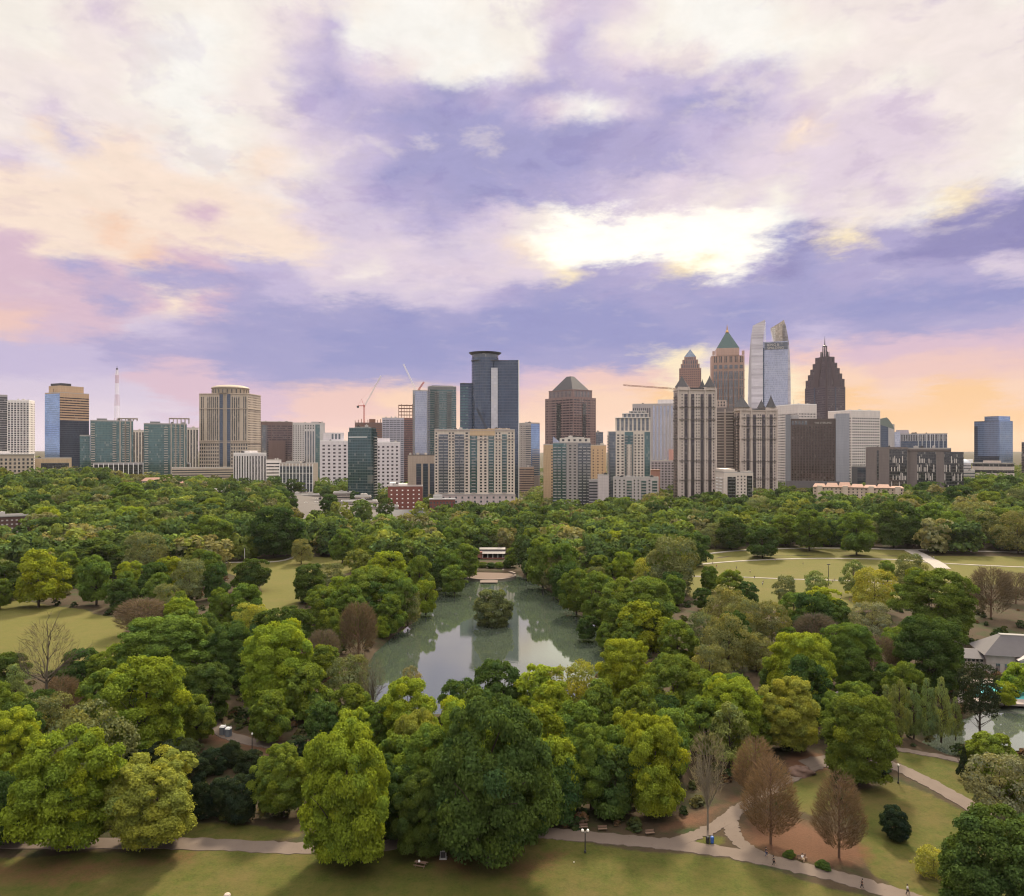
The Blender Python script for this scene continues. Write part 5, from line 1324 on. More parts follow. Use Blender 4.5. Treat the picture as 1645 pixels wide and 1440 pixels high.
KINDS = {   # name, wording, leaf colour, crown shapes near / far, trunk
    'G': ('broadleaf_tree', 'bright yellow green leafy tree', (.190, .240, .026), ('rn', 'rm')),
    'M': ('broadleaf_tree', 'mid green leafy tree',           (.115, .163, .028), ('on', 'om')),
    'D': ('broadleaf_tree', 'dark green dense tree',          (.060, .096, .025), ('rn', 'rm')),
    'O': ('broadleaf_tree', 'olive brown budding tree',       (.140, .152, .058), ('sp', 'sp')),
    'Y': ('broadleaf_tree', 'yellow leafed spring tree',      (.230, .240, .042), ('rn', 'sp')),
    'W': ('willow_tree',    'pale feathery green tree',       (.165, .200, .060), ('wi', 'wi')),
    'E': ('evergreen_shrub','blackish evergreen shrub', (.026, .038, .019), ('rm', 'rm')),
    'N': ('pine_tree',      'sparse blackish pine',           (.026, .034, .018), ('sp', 'sp')),
    'U': ('broadleaf_tree', 'domed dark green tree',(.064, .102, .026), ('wm', 'wm')),
    'T': ('oak_tree',       'broad green spreading oak',      (.113, .160, .029), ('rn', 'wm')),
    'R': ('cypress_tree',   'rust brown leafless conical tree', (.125, .085, .056), ('cy', 'cy')),
    'B': ('bare_tree',      'brown leafless twiggy tree',     (.105, .080, .058), ('tw', 'tw')),
    'P': ('olive_tree',     'silvery olive leafed tree',      (.205, .195, .095), ('sp', 'sp')),
    'K': ('bare_tree',      'grey bare branched tree',        (.085, .07, .056), (None, None)),
}
ZW = {'wood': 'in the wood beyond the dry meadow', 'dry': 'beside the dry meadow', 'lawn': 'round the sloping green lawn', 'bankd': 'on the lake bank towards the dry meadow',
      'banks': 'on the lake bank towards the sports field', 'terr': 'behind the lake terrace', 'belt': 'in the belt behind the sports field', 'field': 'along the near edge of the sports field',
      'bath': 'near the pale bath house', 'front': 'in the front row by the brick path', 'mid': 'between the front row and the lake', 'mead': 'between the dry meadow and the front row',
      'isle': 'on the islet', 'lawnr': 'on the lawn by the path fork'}
TREES = []   # placed: dict(x, y, r, ...)
def place(px, yt, w, a, kind, zone, label=None):
    """one tree: px, yt = pixel of its top, w = crown width in pixels, a = height / width"""
    k = (px - CX) / F; D = 300.0
    for _ in range(30):
        h = hgt(k * D, D)
        if zone == 'bankd' or zone == 'banks' or zone == 'isle': h = -1.0 if D < 480 else h
        D = .5 * D + .5 * (CAMH - h) * F / max(a * w + yt - CY, 20)
    W_ = w * D / F; H = a * W_
    TREES.append(dict(x=k * D, y=D, z=h, w=W_, h=H, kind=kind, zone=zone, px=px, label=label, d=D))
    return TREES[-1]
L_ = {
 'wood': [(82,832,56,1.0,'D'),(125,822,36,1.0,'M'),(137,843,44,1.05,'G'),(180,832,42,1.0,'D'),(235,856,66,1.1,'O'),(285,848,34,1.25,'D'),(258,834,44,.95,'M'),(335,828,76,1.0,'M'),(372,850,32,1.1,'D'),
          (405,862,32,1.0,'M'),(150,867,100,.62,'U'),(10,857,58,.95,'O'),(47,861,42,.9,'O'),(440,815,82,1.0,'D'),(20,790,52,.8,'M'),(62,795,50,.9,'D'),(108,790,46,.8,'O'),
          (165,782,48,.8,'O'),(205,775,60,.8,'M'),(260,812,48,.9,'D'),(300,806,46,.9,'D'),(345,800,52,.85,'M'),(388,806,54,.9,'D'),(75,815,50,.9,'G'),(210,812,48,.9,'G'),(240,800,40,.8,'D'),(275,822,42,.95,'O'),
          (390,832,50,.95,'D'),(530,795,34,.9,'D'),(470,822,40,.9,'G'),(460,790,40,.85,'D'),(120,806,44,.9,'M'),(180,802,44,.9,'M'),(0,785,50,.9,'D')],
 'dry': [(8,900,56,1.15,'D'),(62,883,80,1.15,'G'),(112,886,42,1.4,'M'),(155,892,62,1.3,'M'),(208,900,40,1.15,'G'),(203,919,40,1.4,'M'),(250,905,56,1.15,'D'),(305,899,60,1.12,'O'),(346,903,40,1.5,'D'),
         (228,963,84,.68,'B'),(0,930,40,1.2,'M')],
 'lawn': [(404,898,56,.95,'D'),(484,866,36,1.12,'O','small pale budding tree standing alone on the sloping green lawn'),(550,850,50,1.1,'M'),(592,862,50,1.05,'M'),(495,907,58,1.05,'D'),(532,905,44,.95,'O'),(408,862,36,1.0,'M'),(620,872,44,1.0,'D')],
 'bankd': [(592,912,100,.9,'T'),(622,887,62,1.05,'G'),(520,945,62,1.0,'M'),(562,940,72,1.15,'M'),(602,935,62,1.2,'U'),(640,917,62,1.4,'M'),(674,893,46,1.5,'M'),(684,930,38,1.5,'G'),(466,976,78,.95,'D'),(530,978,52,1.3,'M'),
           (576,970,58,1.45,'B'),(613,990,26,1.4,'G'),(625,955,50,1.3,'M'),(668,850,50,1.1,'M'),(695,845,42,1.1,'D'),(725,848,48,1.0,'M'),(746,873,48,1.2,'M'),(716,880,50,1.3,'M'),(730,908,42,1.1,'M'),(650,868,46,1.1,'M'),(700,905,36,1.2,'D'),(655,945,46,1.3,'O')],
 'isle': [(790,938,62,1.02,'O','round olive green bush covering the little islet in the lake')],
 'terr': [(780,838,44,.9,'D'),(815,830,40,1.0,'M'),(750,838,40,1.0,'M'),(845,822,44,.9,'M'),(800,850,60,.55,'O'),(838,860,36,1.1,'D'),(770,815,44,.8,'D'),(880,812,50,.9,'D'),(764,900,16,.62,'D'),(776,903,18,.5,'M'),(789,904,17,.5,'D'),(802,903,18,.55,'M'),(815,900,18,.7,'D'),(824,880,26,1.2,'M'),(754,893,22,1.0,'D')],
 'banks': [(856,848,46,1.0,'M'),(925,829,30,1.2,'D'),(872,863,62,1.3,'M'),(906,873,60,1.35,'M'),(890,892,46,1.3,'O'),(926,914,56,1.3,'M'),(957,917,62,1.3,'M'),(905,905,44,1.3,'D'),(990,853,46,1.05,'G'),(955,865,42,1.0,'D'),(990,881,46,1.0,'D'),(965,892,48,1.0,'M'),
           (1025,840,76,.75,'U'),(1042,896,52,1.0,'Y'),(1082,863,86,1.1,'O'),(1066,885,62,1.1,'M'),(1081,920,46,1.1,'D'),(1030,928,118,.88,'T'),(1034,966,84,.95,'G'),(985,935,56,1.2,'M'),(1088,998,64,1.05,'M'),(1110,853,60,.95,'D'),(1122,820,46,.95,'O'),
           (1000,1026,92,1.2,'G'),(1085,1050,112,1.15,'M'),(960,848,44,.9,'O'),(1060,838,46,.9,'M'),(1010,985,60,1.1,'T'),(890,845,46,1.0,'O'),(1095,830,44,.9,'M'),(945,990,36,1.0,'D'),(975,1000,40,1.1,'M')],
 'belt': [(1225,843,56,.95,'D'),(1262,828,50,1.0,'M'),(1300,820,62,1.05,'M'),(1336,836,42,1.0,'D'),(1376,823,66,1.05,'M'),(1436,802,68,1.15,'D'),(1500,808,62,1.1,'M'),(1532,822,56,1.1,'M'),(1562,806,70,1.0,'O'),(1600,815,60,1.05,'M'),(1635,822,62,1.1,'O'),
          (1175,832,52,1.0,'D'),(1205,822,46,.95,'M'),(1150,840,44,.95,'O'),(1400,838,40,1.0,'O'),(1470,830,44,1.1,'D'),(1270,800,46,.9,'D'),(1340,805,50,.9,'D'),(1460,795,48,.9,'M'),(1590,790,52,.9,'M'),(1540,782,50,.85,'D'),(1632,785,50,.9,'O'),(1220,800,50,.85,'O'),(1180,800,48,.85,'D'),(1490,775,44,.85,'D'),(1575,770,46,.85,'M'),(1620,765,46,.85,'D')],
 'field': [(1140,910,32,1.3,'M'),(1170,915,52,1.05,'M'),(1200,935,34,1.1,'D'),(1165,943,66,1.1,'O'),(1196,963,58,1.3,'O'),(1170,988,76,1.25,'O'),(1262,925,40,1.1,'O'),(1310,917,46,1.15,'W'),(1371,899,46,1.3,'W'),(1405,914,68,1.05,'Y'),(1426,900,32,1.1,'M'),
           (1460,890,52,1.15,'O'),(1507,916,124,.95,'T'),(1592,913,64,1.25,'B'),(1632,920,50,1.0,'B'),(1320,944,60,.95,'G'),(1240,967,58,1.2,'O'),(1275,952,50,1.0,'M'),(1400,968,62,1.05,'P'),(1310,988,72,.75,'B'),(1130,945,30,1.2,'D'),(1345,965,44,.95,'D')],
 'bath': [(1291,1017,104,1.12,'G'),(1268,1007,36,1.0,'M'),(1366,1002,92,1.1,'T'),(1412,1024,62,1.2,'B'),(1491,991,112,1.05,'D'),(1442,1008,54,1.1,'M'),(1215,1018,62,1.0,'O'),(1574,1066,66,1.85,'N','tall blackish pine standing between the pond and the bath house'),(1636,1066,44,1.1,'G'),
          (1445,1092,38,2.6,'W'),(1468,1098,34,2.6,'W'),(1490,1090,36,2.7,'W'),(1512,1088,38,2.7,'W'),(1425,1100,40,1.8,'W'),(1535,1120,26,2.6,'W'),(1140,1035,60,1.1,'O'),(1130,985,50,1.2,'O'),(1245,1062,50,1.0,'D'),(1420,1065,60,.9,'U'),(1520,1040,50,1.1,'D'),(1614,1094,36,1.1,'G')],
 'mead': [(12,1047,58,1.05,'D'),(25,1067,66,1.3,'W'),(130,1044,62,1.1,'D'),(168,1047,60,1.1,'M'),(165,1074,82,1.15,'M'),(236,1060,142,1.12,'G'),(315,1118,62,1.2,'M'),(256,991,142,.85,'T'),(300,977,72,.95,'M'),(290,961,52,1.15,'G'),(355,944,46,1.5,'M'),(395,938,62,1.15,'M'),(400,969,62,.95,'Y'),
          (370,1002,92,1.1,'D'),(446,1002,128,1.15,'G'),(490,1066,78,1.2,'M'),(560,1053,72,1.15,'O'),(520,1013,52,1.25,'B'),(75,1000,100,1.65,'K','tall grey bare tree with a forked crown at the edge of the dry meadow'),(598,1058,52,1.9,'K','thin bare tree leaning over the near lake shore'),(330,985,50,1.2,'D'),(420,1050,60,1.2,'D'),(100,1090,60,1.1,'B'),(430,1110,74,1.15,'M'),(70,1110,60,1.1,'D'),(215,1120,70,1.1,'D')],
 'mid': [(657,1091,112,1.1,'G'),(563,1140,78,1.2,'G'),(672,1143,92,1.35,'Y'),(760,1120,134,1.4,'G'),(692,1168,112,1.4,'M'),(800,1063,84,1.1,'D'),(866,1070,78,1.15,'G'),(926,1063,82,1.2,'Y'),(1176,1090,102,1.15,'G'),(866,1133,84,1.25,'G'),(926,1128,84,1.25,'M'),(1006,1137,62,1.25,'G'),
         (1172,1128,84,1.25,'W'),(1272,1089,102,1.15,'Y'),(660,1072,38,1.3,'P'),(1215,1135,60,1.2,'M'),(1120,1075,70,1.1,'M'),(740,1090,70,1.1,'D'),(1070,1120,70,1.15,'D'),(1080,1140,84,1.3,'M'),(1030,1100,84,1.25,'M'),(965,1092,84,1.2,'T'),(885,1098,74,1.2,'G'),(605,1130,74,1.2,'M'),(520,1128,62,1.15,'D'),(630,1180,84,1.35,'M'),(1125,1120,74,1.3,'M')],
 'front': [(20,1139,98,1.25,'G'),(110,1171,156,1.25,'G'),(240,1213,148,1.0,'Y'),(555,1166,154,1.42,'G'),(455,1196,92,1.25,'M'),(787,1118,184,1.48,'D','giant dark green tree towering in the middle of the front row'),(1052,1154,110,1.4,'G'),(890,1188,84,1.5,'G'),(950,1164,92,1.5,'M'),(1137,1176,74,2.15,'K','slender grey bare tree standing in the grass wedge at the path fork'),
           (735,1200,100,1.4,'M'),(850,1215,90,1.35,'D'),(15,1240,90,1.3,'D'),(990,1200,80,1.4,'D'),(640,1230,90,1.25,'D'),(905,1215,80,1.3,'D'),(985,1164,84,1.45,'M'),(840,1150,84,1.45,'M'),(690,1240,100,1.3,'D'),(600,1215,80,1.3,'D')],
 'lawnr': [(1214,1181,84,1.25,'R'),(1238,1214,104,1.36,'R'),(1348,1239,100,1.38,'R'),(1381,1117,120,1.2,'T'),(1606,1214,104,1.05,'P'),(1592,1178,84,.95,'M'),(1602,1308,200,.95,'D'),(1640,1250,60,1.1,'M')],
}
for zn, rows in L_.items():
    for row in rows: place(row[0], row[1], row[2], row[3], row[4], zn, row[5] if len(row) > 5 else None)
for row in [(188,1182,62,.8),(290,1187,72,.8),(340,1203,42,.95),(372,1191,36,1.15),(322,1258,42,1.35),(355,1250,52,1.15),(388,1248,62,1.1),(405,1206,46,.9),(480,1184,52,.75),(425,1228,44,.9),(220,1205,50,.9),(255,1195,54,.9),(310,1215,50,1.0),(150,1160,50,.9)]:
    place(*row, 'E', 'front')
place(1437, 1296, 48, 1.05, 'E', 'lawnr', 'rounded blackish evergreen bush alone on the bright lawn')
place(1548, 1198, 24, 2.3, 'E', 'lawnr', 'narrow blackish evergreen column at the end of the curved path')
place(1500, 1362, 56, .8, 'Y', 'lawnr', 'small yellow green bush tucked beside the big dark tree on the lawn')
place(1322, 1382, 26, .45, 'U', 'lawnr', 'low green shrub at the brick path edge beside the bench')
place(1268, 1366, 22, .5, 'U', 'lawnr', 'little low shrub by the brick path, nearer the path fork')

# fill the gaps in the wood with more trees
def fill():
    r = random.Random(21)
    keep = [[(600,1062),(640,1010),(695,960),(700,930),(850,930),(900,975),(965,1010),(968,1090),(900,1100),(720,1110),(600,1100)], [(735,880),(840,880),(840,935),(735,935)],
            [(-50,965),(100,975),(195,1000),(195,1045),(120,1075),(-50,1090)], [(365,900),(560,888),(555,912),(500,930),(450,978),(420,978)], [(1112,890),(1645,885),(1645,925),(1500,950),(1112,945)],
            [(-50,1335),(1700,1335),(1700,1440),(-50,1440)], [(1160,1290),(1250,1250),(1330,1215),(1420,1200),(1660,1220),(1660,1440),(1160,1440)], [(1538,1000),(1650,1000),(1650,1210),(1585,1210),(1530,1080)], [(340,1155),(450,1160),(450,1210),(340,1210)], [(1070,1300),(1180,1260),(1200,1360),(1070,1360)]]
    keep = [np.array(k, float) for k in keep]
    waters = [LAKE, POND]
    pl = [np.array([gp(px, py)[:2] for px, py in p]) for _, p in PATHS]
    n = 0; tries = 0
    while n < FILL_N and tries < 40000:
        tries += 1
        D = math.exp(r.uniform(math.log(165), math.log(540))); k = r.uniform(-.67, .67); x = k * D
        kind = r.choices('MDGOUT', (30, 24, 14, 16, 8, 8))[0]
        w = r.uniform(11, 17); h = w * r.uniform(.95, 1.3)
        gz = hgt(x, D)
        X, Y = np.array([x]), np.array([D])
        if any(sdist(P, X, Y)[0] > -3 for P in GRASS) or any(sdist(P, X, Y)[0] > -4 for P in waters): continue
        if any(np.min(np.hypot(p[:, 0] - x, p[:, 1] - D)) < 6 for p in pl): continue
        if any((t['x'] - x) ** 2 + (t['y'] - D) ** 2 < (.36 * (t['w'] + w)) ** 2 for t in TREES): continue
        if any((fx - x) ** 2 + (fy - D) ** 2 < (fr + w / 2) ** 2 for fx, fy, fr in FOOT): continue
        pw = w * F / D / 2; px = CX + k * F; yb = CY + (CAMH - gz) * F / D; yt = CY + (CAMH - gz - h) * F / D
        sx = np.array([px - pw * .8, px, px + pw * .8, px - pw, px + pw, px]); sy = np.array([yt + pw * .6, yt, yt + pw * .6, (yt + yb) / 2, (yt + yb) / 2, yb])
        if any((sdist(K, sx, sy) > 0).any() for K in keep): continue
        zone = ('wood' if k < -.2 else 'terr' if k < .16 else 'belt') if D > 430 else ('mead' if px < 560 else 'mid' if px < 1180 else 'bath') if D < 300 else ('dry' if px < 360 else 'bankd' if px < 760 else 'banks' if px < 1130 else 'field')
        TREES.append(dict(x=x, y=D, z=gz, w=w, h=h, kind=kind, zone=zone, px=px, label=None, d=D)); n += 1
FILL_N = 48
fill()

ORD = 'first second third fourth fifth sixth seventh eighth ninth tenth eleventh twelfth thirteenth fourteenth'.split()
NUM = 'one two three four five six seven eight nine ten eleven twelve thirteen fourteen'.split()
def name_trees():
    """every tree gets a label of its own: look, place, and order from one side where look-alikes stand together"""
    groups = {}
    for t in TREES:
        if t['label']: continue
        size = 'tall ' if t['h'] > 21 else 'small ' if t['h'] < 11 else ''
        if t['kind'] in 'EUNT': size = 'big ' if t['w'] > 16 else ''
        groups.setdefault((size + KINDS[t['kind']][1], t['zone']), []).append(t)
    for (look, zone), ts in groups.items():
        rows = [ts]
        if len(ts) > 5:
            ts.sort(key=lambda t: t['d']); h = (len(ts) + 1) // 2; rows = [ts[:h], ts[h:]]
        for ri, row in enumerate(rows):
            row.sort(key=lambda t: t['px'])
            for i, t in enumerate(row):
                where = ZW[zone]
                if len(rows) > 1: where += ', ' + ('nearer', 'farther')[ri] + ' row'
                lab = look + ' ' + where
                if len(row) > 1:
                    lab = (look + ' ' + where + ', ' + (ORD[i] + ' from left' if i < len(row) - 1 else 'last on right'))
                w = lab.replace(',', '').split()
                if len(w) > 16: lab = lab.replace('leafy tree', 'tree').replace('leafed spring', 'spring').replace('dense ', '').replace('budding ', '')
                if len(lab.replace(',', '').split()) > 16: lab = lab.replace('on the lake bank', 'on lake bank').replace('in the belt behind the', 'in belt behind').replace('along the near', 'on near').replace(' leafless', '').replace('in the wood beyond the', 'in wood beyond')
                t['label'] = lab; t['group'] = 'trees ' + ZW[zone]
name_trees()
def build_trees():
    r = random.Random(99)
    for i, t in enumerate(TREES):
        name, _, col, (near, far) = KINDS[t['kind']]
        px_w = t['w'] * F / t['d']
        root = empty(name, (t['x'], t['y'], t['z'] - .1), r.uniform(0, 6.28))
        tag(root, t['label'], 'shrub' if t['kind'] == 'E' or t['h'] < 6 else 'tree', t.get('group', 'trees ' + ZW[t['zone']]))
        h, w = t['h'], t['w']
        k = t['kind']
        if k == 'K':
            o = bpy.data.objects.new('trunk', BARE if w < 12 else BARE2); o.scale = (w * 1.05, w * 1.05, h) if w < 12 else (w * 1.2, w * 1.2, h)
            o.color = (.17, .145, .11, 1) if t['zone'] == 'front' else (*col, 1); COL.objects.link(o); o.parent = root
            c = bpy.data.objects.new('crown', PROTO[('ft', 0)]); c.scale = (w * .8, w * .8, h * .66); c.location = (0, 0, h * .34); c.color = (.19, .165, .115, 1) if t['zone'] == 'front' else (.10, .085, .06, 1); COL.objects.link(c); c.parent = root
            continue
        key = near if px_w > 88 else far
        opts = [q for q in PROTO if q[0] == key]
        me = PROTO[opts[r.randrange(len(opts))]]
        if t['zone'] == 'isle': me = PROTO[('rm', 1)]
        if k == 'E' and t['h'] > t['w'] * 1.5: me = PROTO[('co', 0)]
        cb = 0.02 if k == 'E' or h < 6 else .05 if k in 'WDU' else .07
        if k == 'N': cb = .32
        if k == 'R': cb = .12
        if t['zone'] in ('bankd', 'banks', 'isle'): cb = .03
        tr = bpy.data.objects.new('trunk', STRAIGHT if k in 'RWN' else TR[r.randrange(3)]); tr.scale = ((h, h, h * .94) if k not in 'RWN' else (h, h, h * .98)); tr.color = (.055, .042, .033, 1) if k not in 'RB' else (.13, .08, .055, 1)
        if h >= 4: COL.objects.link(tr); tr.parent = root
        c = bpy.data.objects.new('crown', me); COL.objects.link(c); c.parent = root
        c.location = (0, 0, cb * h if t['zone'] != 'isle' else -.12 * h); c.scale = (w, w * r.uniform(.9, 1.05), h * (1 - cb) * 1.0)
        b = r.uniform(.86, 1.14); hue = r.uniform(-.10, .10)
        c.color = (col[0] * b * (1 + hue), col[1] * b, col[2] * b * (1 - hue), 1)
build_trees()

def woodland():
    """the distant wood that reads as one mass, and low undergrowth"""
    r = np.random.default_rng(12)
    protos = [crown_arrays(200 + i, 34, 760, .082, s, lob=(.10, .22)) for i, s in enumerate(('round', 'wide', 'round', 'oval'))]
    ds = []; D = 455.0
    while D < 2600: ds.append(D); D *= 1.0195 if D < 1100 else 1.04
    pts = []
    for D in ds:
        st = D * .0195 * 1.40 if D < 1100 else D * .032
        for x in np.arange(-.74 * D, .74 * D, st): pts.append((x + r.uniform(-.4, .4) * st, D + r.uniform(-.4, .4) * st))
    P = np.array(pts)
    ok = np.ones(len(P), bool)
    for G in GRASS: ok &= sdist(G, P[:, 0], P[:, 1]) < -5
    ok &= sdist(LAKE, P[:, 0], P[:, 1]) < -4
    for _, p in PATHS:
        c = catmull(np.array([gp(a, b)[:2] for a, b in p]), 6)
        d2 = ((P[:, None, :] - c[None]) ** 2).sum(-1).min(1); ok &= d2 > 49
    for t in TREES: ok &= np.hypot(P[:, 0] - t['x'], P[:, 1] - t['y']) > .38 * t['w'] + 3
    for x, y, q in FOOT: ok &= np.hypot(P[:, 0] - x, P[:, 1] - y) > q * .8 + 4
    # streets and low roofs stay open in front of the dark teal tower
    kk = P[:, 0] / P[:, 1]
    ok &= ~((P[:, 1] > 625) & (P[:, 1] < 900) & (kk > -.29) & (kk < -.085) & (r.random(len(P)) < .90))
    ok &= ~((P[:, 1] > 500) & (P[:, 1] < 605) & (kk < -.61))
    tr = gp(790, 905); ok &= np.hypot((P[:, 0] - tr[0]) / 1.3, P[:, 1] - tr[1]) > 34
    P = P[ok]
    kinds = [(.115, .160, .036), (.075, .112, .034), (.062, .098, .034), (.160, .190, .044), (.165, .160, .070), (.105, .145, .038)]
    Vs, Cs = [], []
    z = rise(P[:, 0], P[:, 1])
    for i in range(len(P)):
        V, C = protos[r.integers(len(protos))]
        if P[i, 1] > 1000: V, C = V[::3], C[::3]
        w = r.uniform(14, 25); h = w * r.uniform(.80, 1.05)
        if P[i, 1] > 780 and abs(P[i, 0] / P[i, 1]) < .5: h *= .72; w *= .85
        big = 1.0 if P[i, 1] < 1000 else 1.5
        a = r.uniform(0, 6.28); ca, sa = np.cos(a), np.sin(a)
        Q = V.copy(); x = Q[..., 0] * ca - Q[..., 1] * sa; y = Q[..., 0] * sa + Q[..., 1] * ca
        Q = np.stack([x * w * big + P[i, 0], y * w * big + P[i, 1], Q[..., 2] * h + z[i] + .5], -1)
        k = kinds[r.choice(6, p=[.26, .2, .16, .1, .14, .14])]; b = r.uniform(.75, 1.3)
        Vs.append(Q.astype(np.float32)); Cs.append(C * np.array(k) * b)
    V = np.concatenate(Vs); C = np.concatenate(Cs)
    o = bpy.data.objects.new('woodland', quads_mesh('woodland', V, C)); COL.objects.link(o); tag(o, kind='stuff')
    # undergrowth: low leafy tufts on the wood floor and the banks
    prot = [crown_arrays(300 + i, 14, 130, .17, 'wide', lob=(.15, .28)) for i in range(3)]
    P = []
    for _ in range(2600):
        D = math.exp(r.uniform(math.log(140), math.log(480))); P.append((r.uniform(-.66, .66) * D, D))
    P = np.array(P); ok = np.ones(len(P), bool)
    for G in GRASS + DIRT: ok &= sdist(G, P[:, 0], P[:, 1]) < -1.5
    dl = sdist(LAKE, P[:, 0], P[:, 1]); ok &= (dl < -1.0); ok &= sdist(POND, P[:, 0], P[:, 1]) < -1.0
    for _, p in PATHS:
        c = catmull(np.array([gp(a, b)[:2] for a, b in p]), 8)
        ok &= ((P[:, None, :] - c[None]) ** 2).sum(-1).min(1) > 16
    P = P[ok]; Vs, Cs = [], []
    for i in range(len(P)):
        V, C = prot[r.integers(3)]; w = r.uniform(1.6, 4.5); h = w * r.uniform(.4, .75); g = hgt(*P[i])
        Q = np.stack([V[..., 0] * w + P[i, 0], V[..., 1] * w + P[i, 1], V[..., 2] * h + g - .1], -1)
        k = [(.045, .055, .02), (.03, .045, .018), (.09, .085, .035), (.095, .06, .035)][r.choice(4, p=[.35, .3, .2, .15])]
        Vs.append(Q); Cs.append(C * np.array(k))
    o = bpy.data.objects.new('undergrowth', quads_mesh('undergrowth', np.concatenate(Vs), np.concatenate(Cs))); COL.objects.link(o); tag(o, kind='stuff')
woodland()

# ------------------------------------------------------------------ things in the park
def gz(px, py):
    x, y, z = gp(px, py); return Vector((x, y, z + .25 * math.sin(x * .05 + 1) * math.cos(y * .043) * (1 if y < 560 else 0)))
def lamp_posts():
    m = MB(); m.lathe([(.22, 0), (.22, .35), (.11, .45), (.085, 3.6), (.16, 3.7), (.16, 3.8)], 10); pm = m.mesh('post'); pm.materials.append(M_BLACK)
    m = MB(); m.bar((-.55, 0, 3.75), (.55, 0, 3.75), .05)
    arm = m.mesh('cross_arm'); arm.materials.append(M_BLACK)
    def lampm(t):
        return pbr(t, (.8, .76, .68), .4, 0, .4)
    g = MB(); g.lathe([(.06, 0), (.22, .12), (.26, .3), (.2, .5), (.05, .58)], 10); gm = g.mesh('globe'); gm.materials.append(mat('lamp_glass', lampm))
    def post(px, py, label, two):
        p = gz(px, py); r = empty('street_lamp', p); tag(r, label, 'street lamp', 'lamps along the park paths')
        for me in (pm, arm) if two else (pm,):
            o = bpy.data.objects.new(me.name.split('.')[0], me); COL.objects.link(o); o.parent = r
        for x in ((-.5, .5) if two else (0,)):
            o = bpy.data.objects.new('globe', gm); COL.objects.link(o); o.parent = r; o.location = (x, 0, 3.78)
    post(940, 1372, 'black double globe lamp post on the lawn edge below the brick path', True)
    post(1443, 1258, 'black lamp post beside the curved path by the bright lawn', False)
    post(405, 1206, 'lamp post with pale globe nearest the portable toilets', False)
    post(432, 1194, 'black lamp post farther along from the portable toilets', False)
    post(1392, 1258, 'lamp post half hidden under the broad oak by the curved path', False) if False else None
    post(60, 1172, 'lamp post beside the foot of the forked grey bare tree', False)
    D = gz(393, 905); r = empty('light_pole', D); tag(r, 'tall thin pale light pole on the edge of the sloping green lawn', 'light pole')
    m = MB(); m.lathe([(.2, 0), (.12, 9.5), (.1, 9.6)], 8); m.build('post', M_WHITE, r); MB().box(-.8, .8, -.2, .2, 9.4, 9.7).build('lamp_head', M_STEELD, r)
    D = gz(1331, 941); r = empty('light_pole', D); tag(r, 'tall dark light pole standing on the sports field', 'light pole')
    m = MB(); m.lathe([(.22, 0), (.14, 11.5), (.1, 11.6)], 8); m.build('post', M_STEELD, r); MB().box(-.9, .9, -.2, .2, 11.4, 11.8).build('lamp_head', M_STEELD, r)
    def glow(t):
        e = t.new('ShaderNodeEmission'); e.inputs[0].default_value = (1, .72, .35, 1); e.inputs[1].default_value = 9.0; return e.outputs[0]
    gl = mat('lit_bulb', glow)
    b = MB(); b.lathe([(.02, -.28), (.24, -.12), (.28, 0), (.24, .12), (.02, .28)], 10); bm = b.mesh('bulb'); bm.materials.append(gl)
    p2 = MB(); p2.lathe([(.08, 0), (.06, 3.4)], 6); p2m = p2.mesh('post'); p2m.materials.append(M_BLACK)
    names = ['lit garden lamp on a thin post nearest the dark gazebo roof', 'lit garden lamp on a thin post, middle of the cluster by the gazebo', 'lit garden lamp on a thin post farthest out in the gazebo cluster', 'lit garden lamp at the corner of the bath house terrace',
             'lit garden lamp between the pine and the bath house', 'lit garden lamp in front of the grey shed roof', 'lit garden lamp by the pale wall of the bath house']
    for (px, py), n in zip(((1392, 1108), (1405, 1100), (1418, 1106), (1541, 1082), (1527, 1094), (1512, 1090), (1552, 1080)), names):
        q = gz(px, py + 15); r = empty('garden_lamp', q); tag(r, n, 'lamp', 'lit lamps around the bath house')
        for me, z in ((p2m, 0), (bm, 3.6)):
            o = bpy.data.objects.new(me.name.split('.')[0], me); COL.objects.link(o); o.parent = r; o.location = (0, 0, z)
lamp_posts()

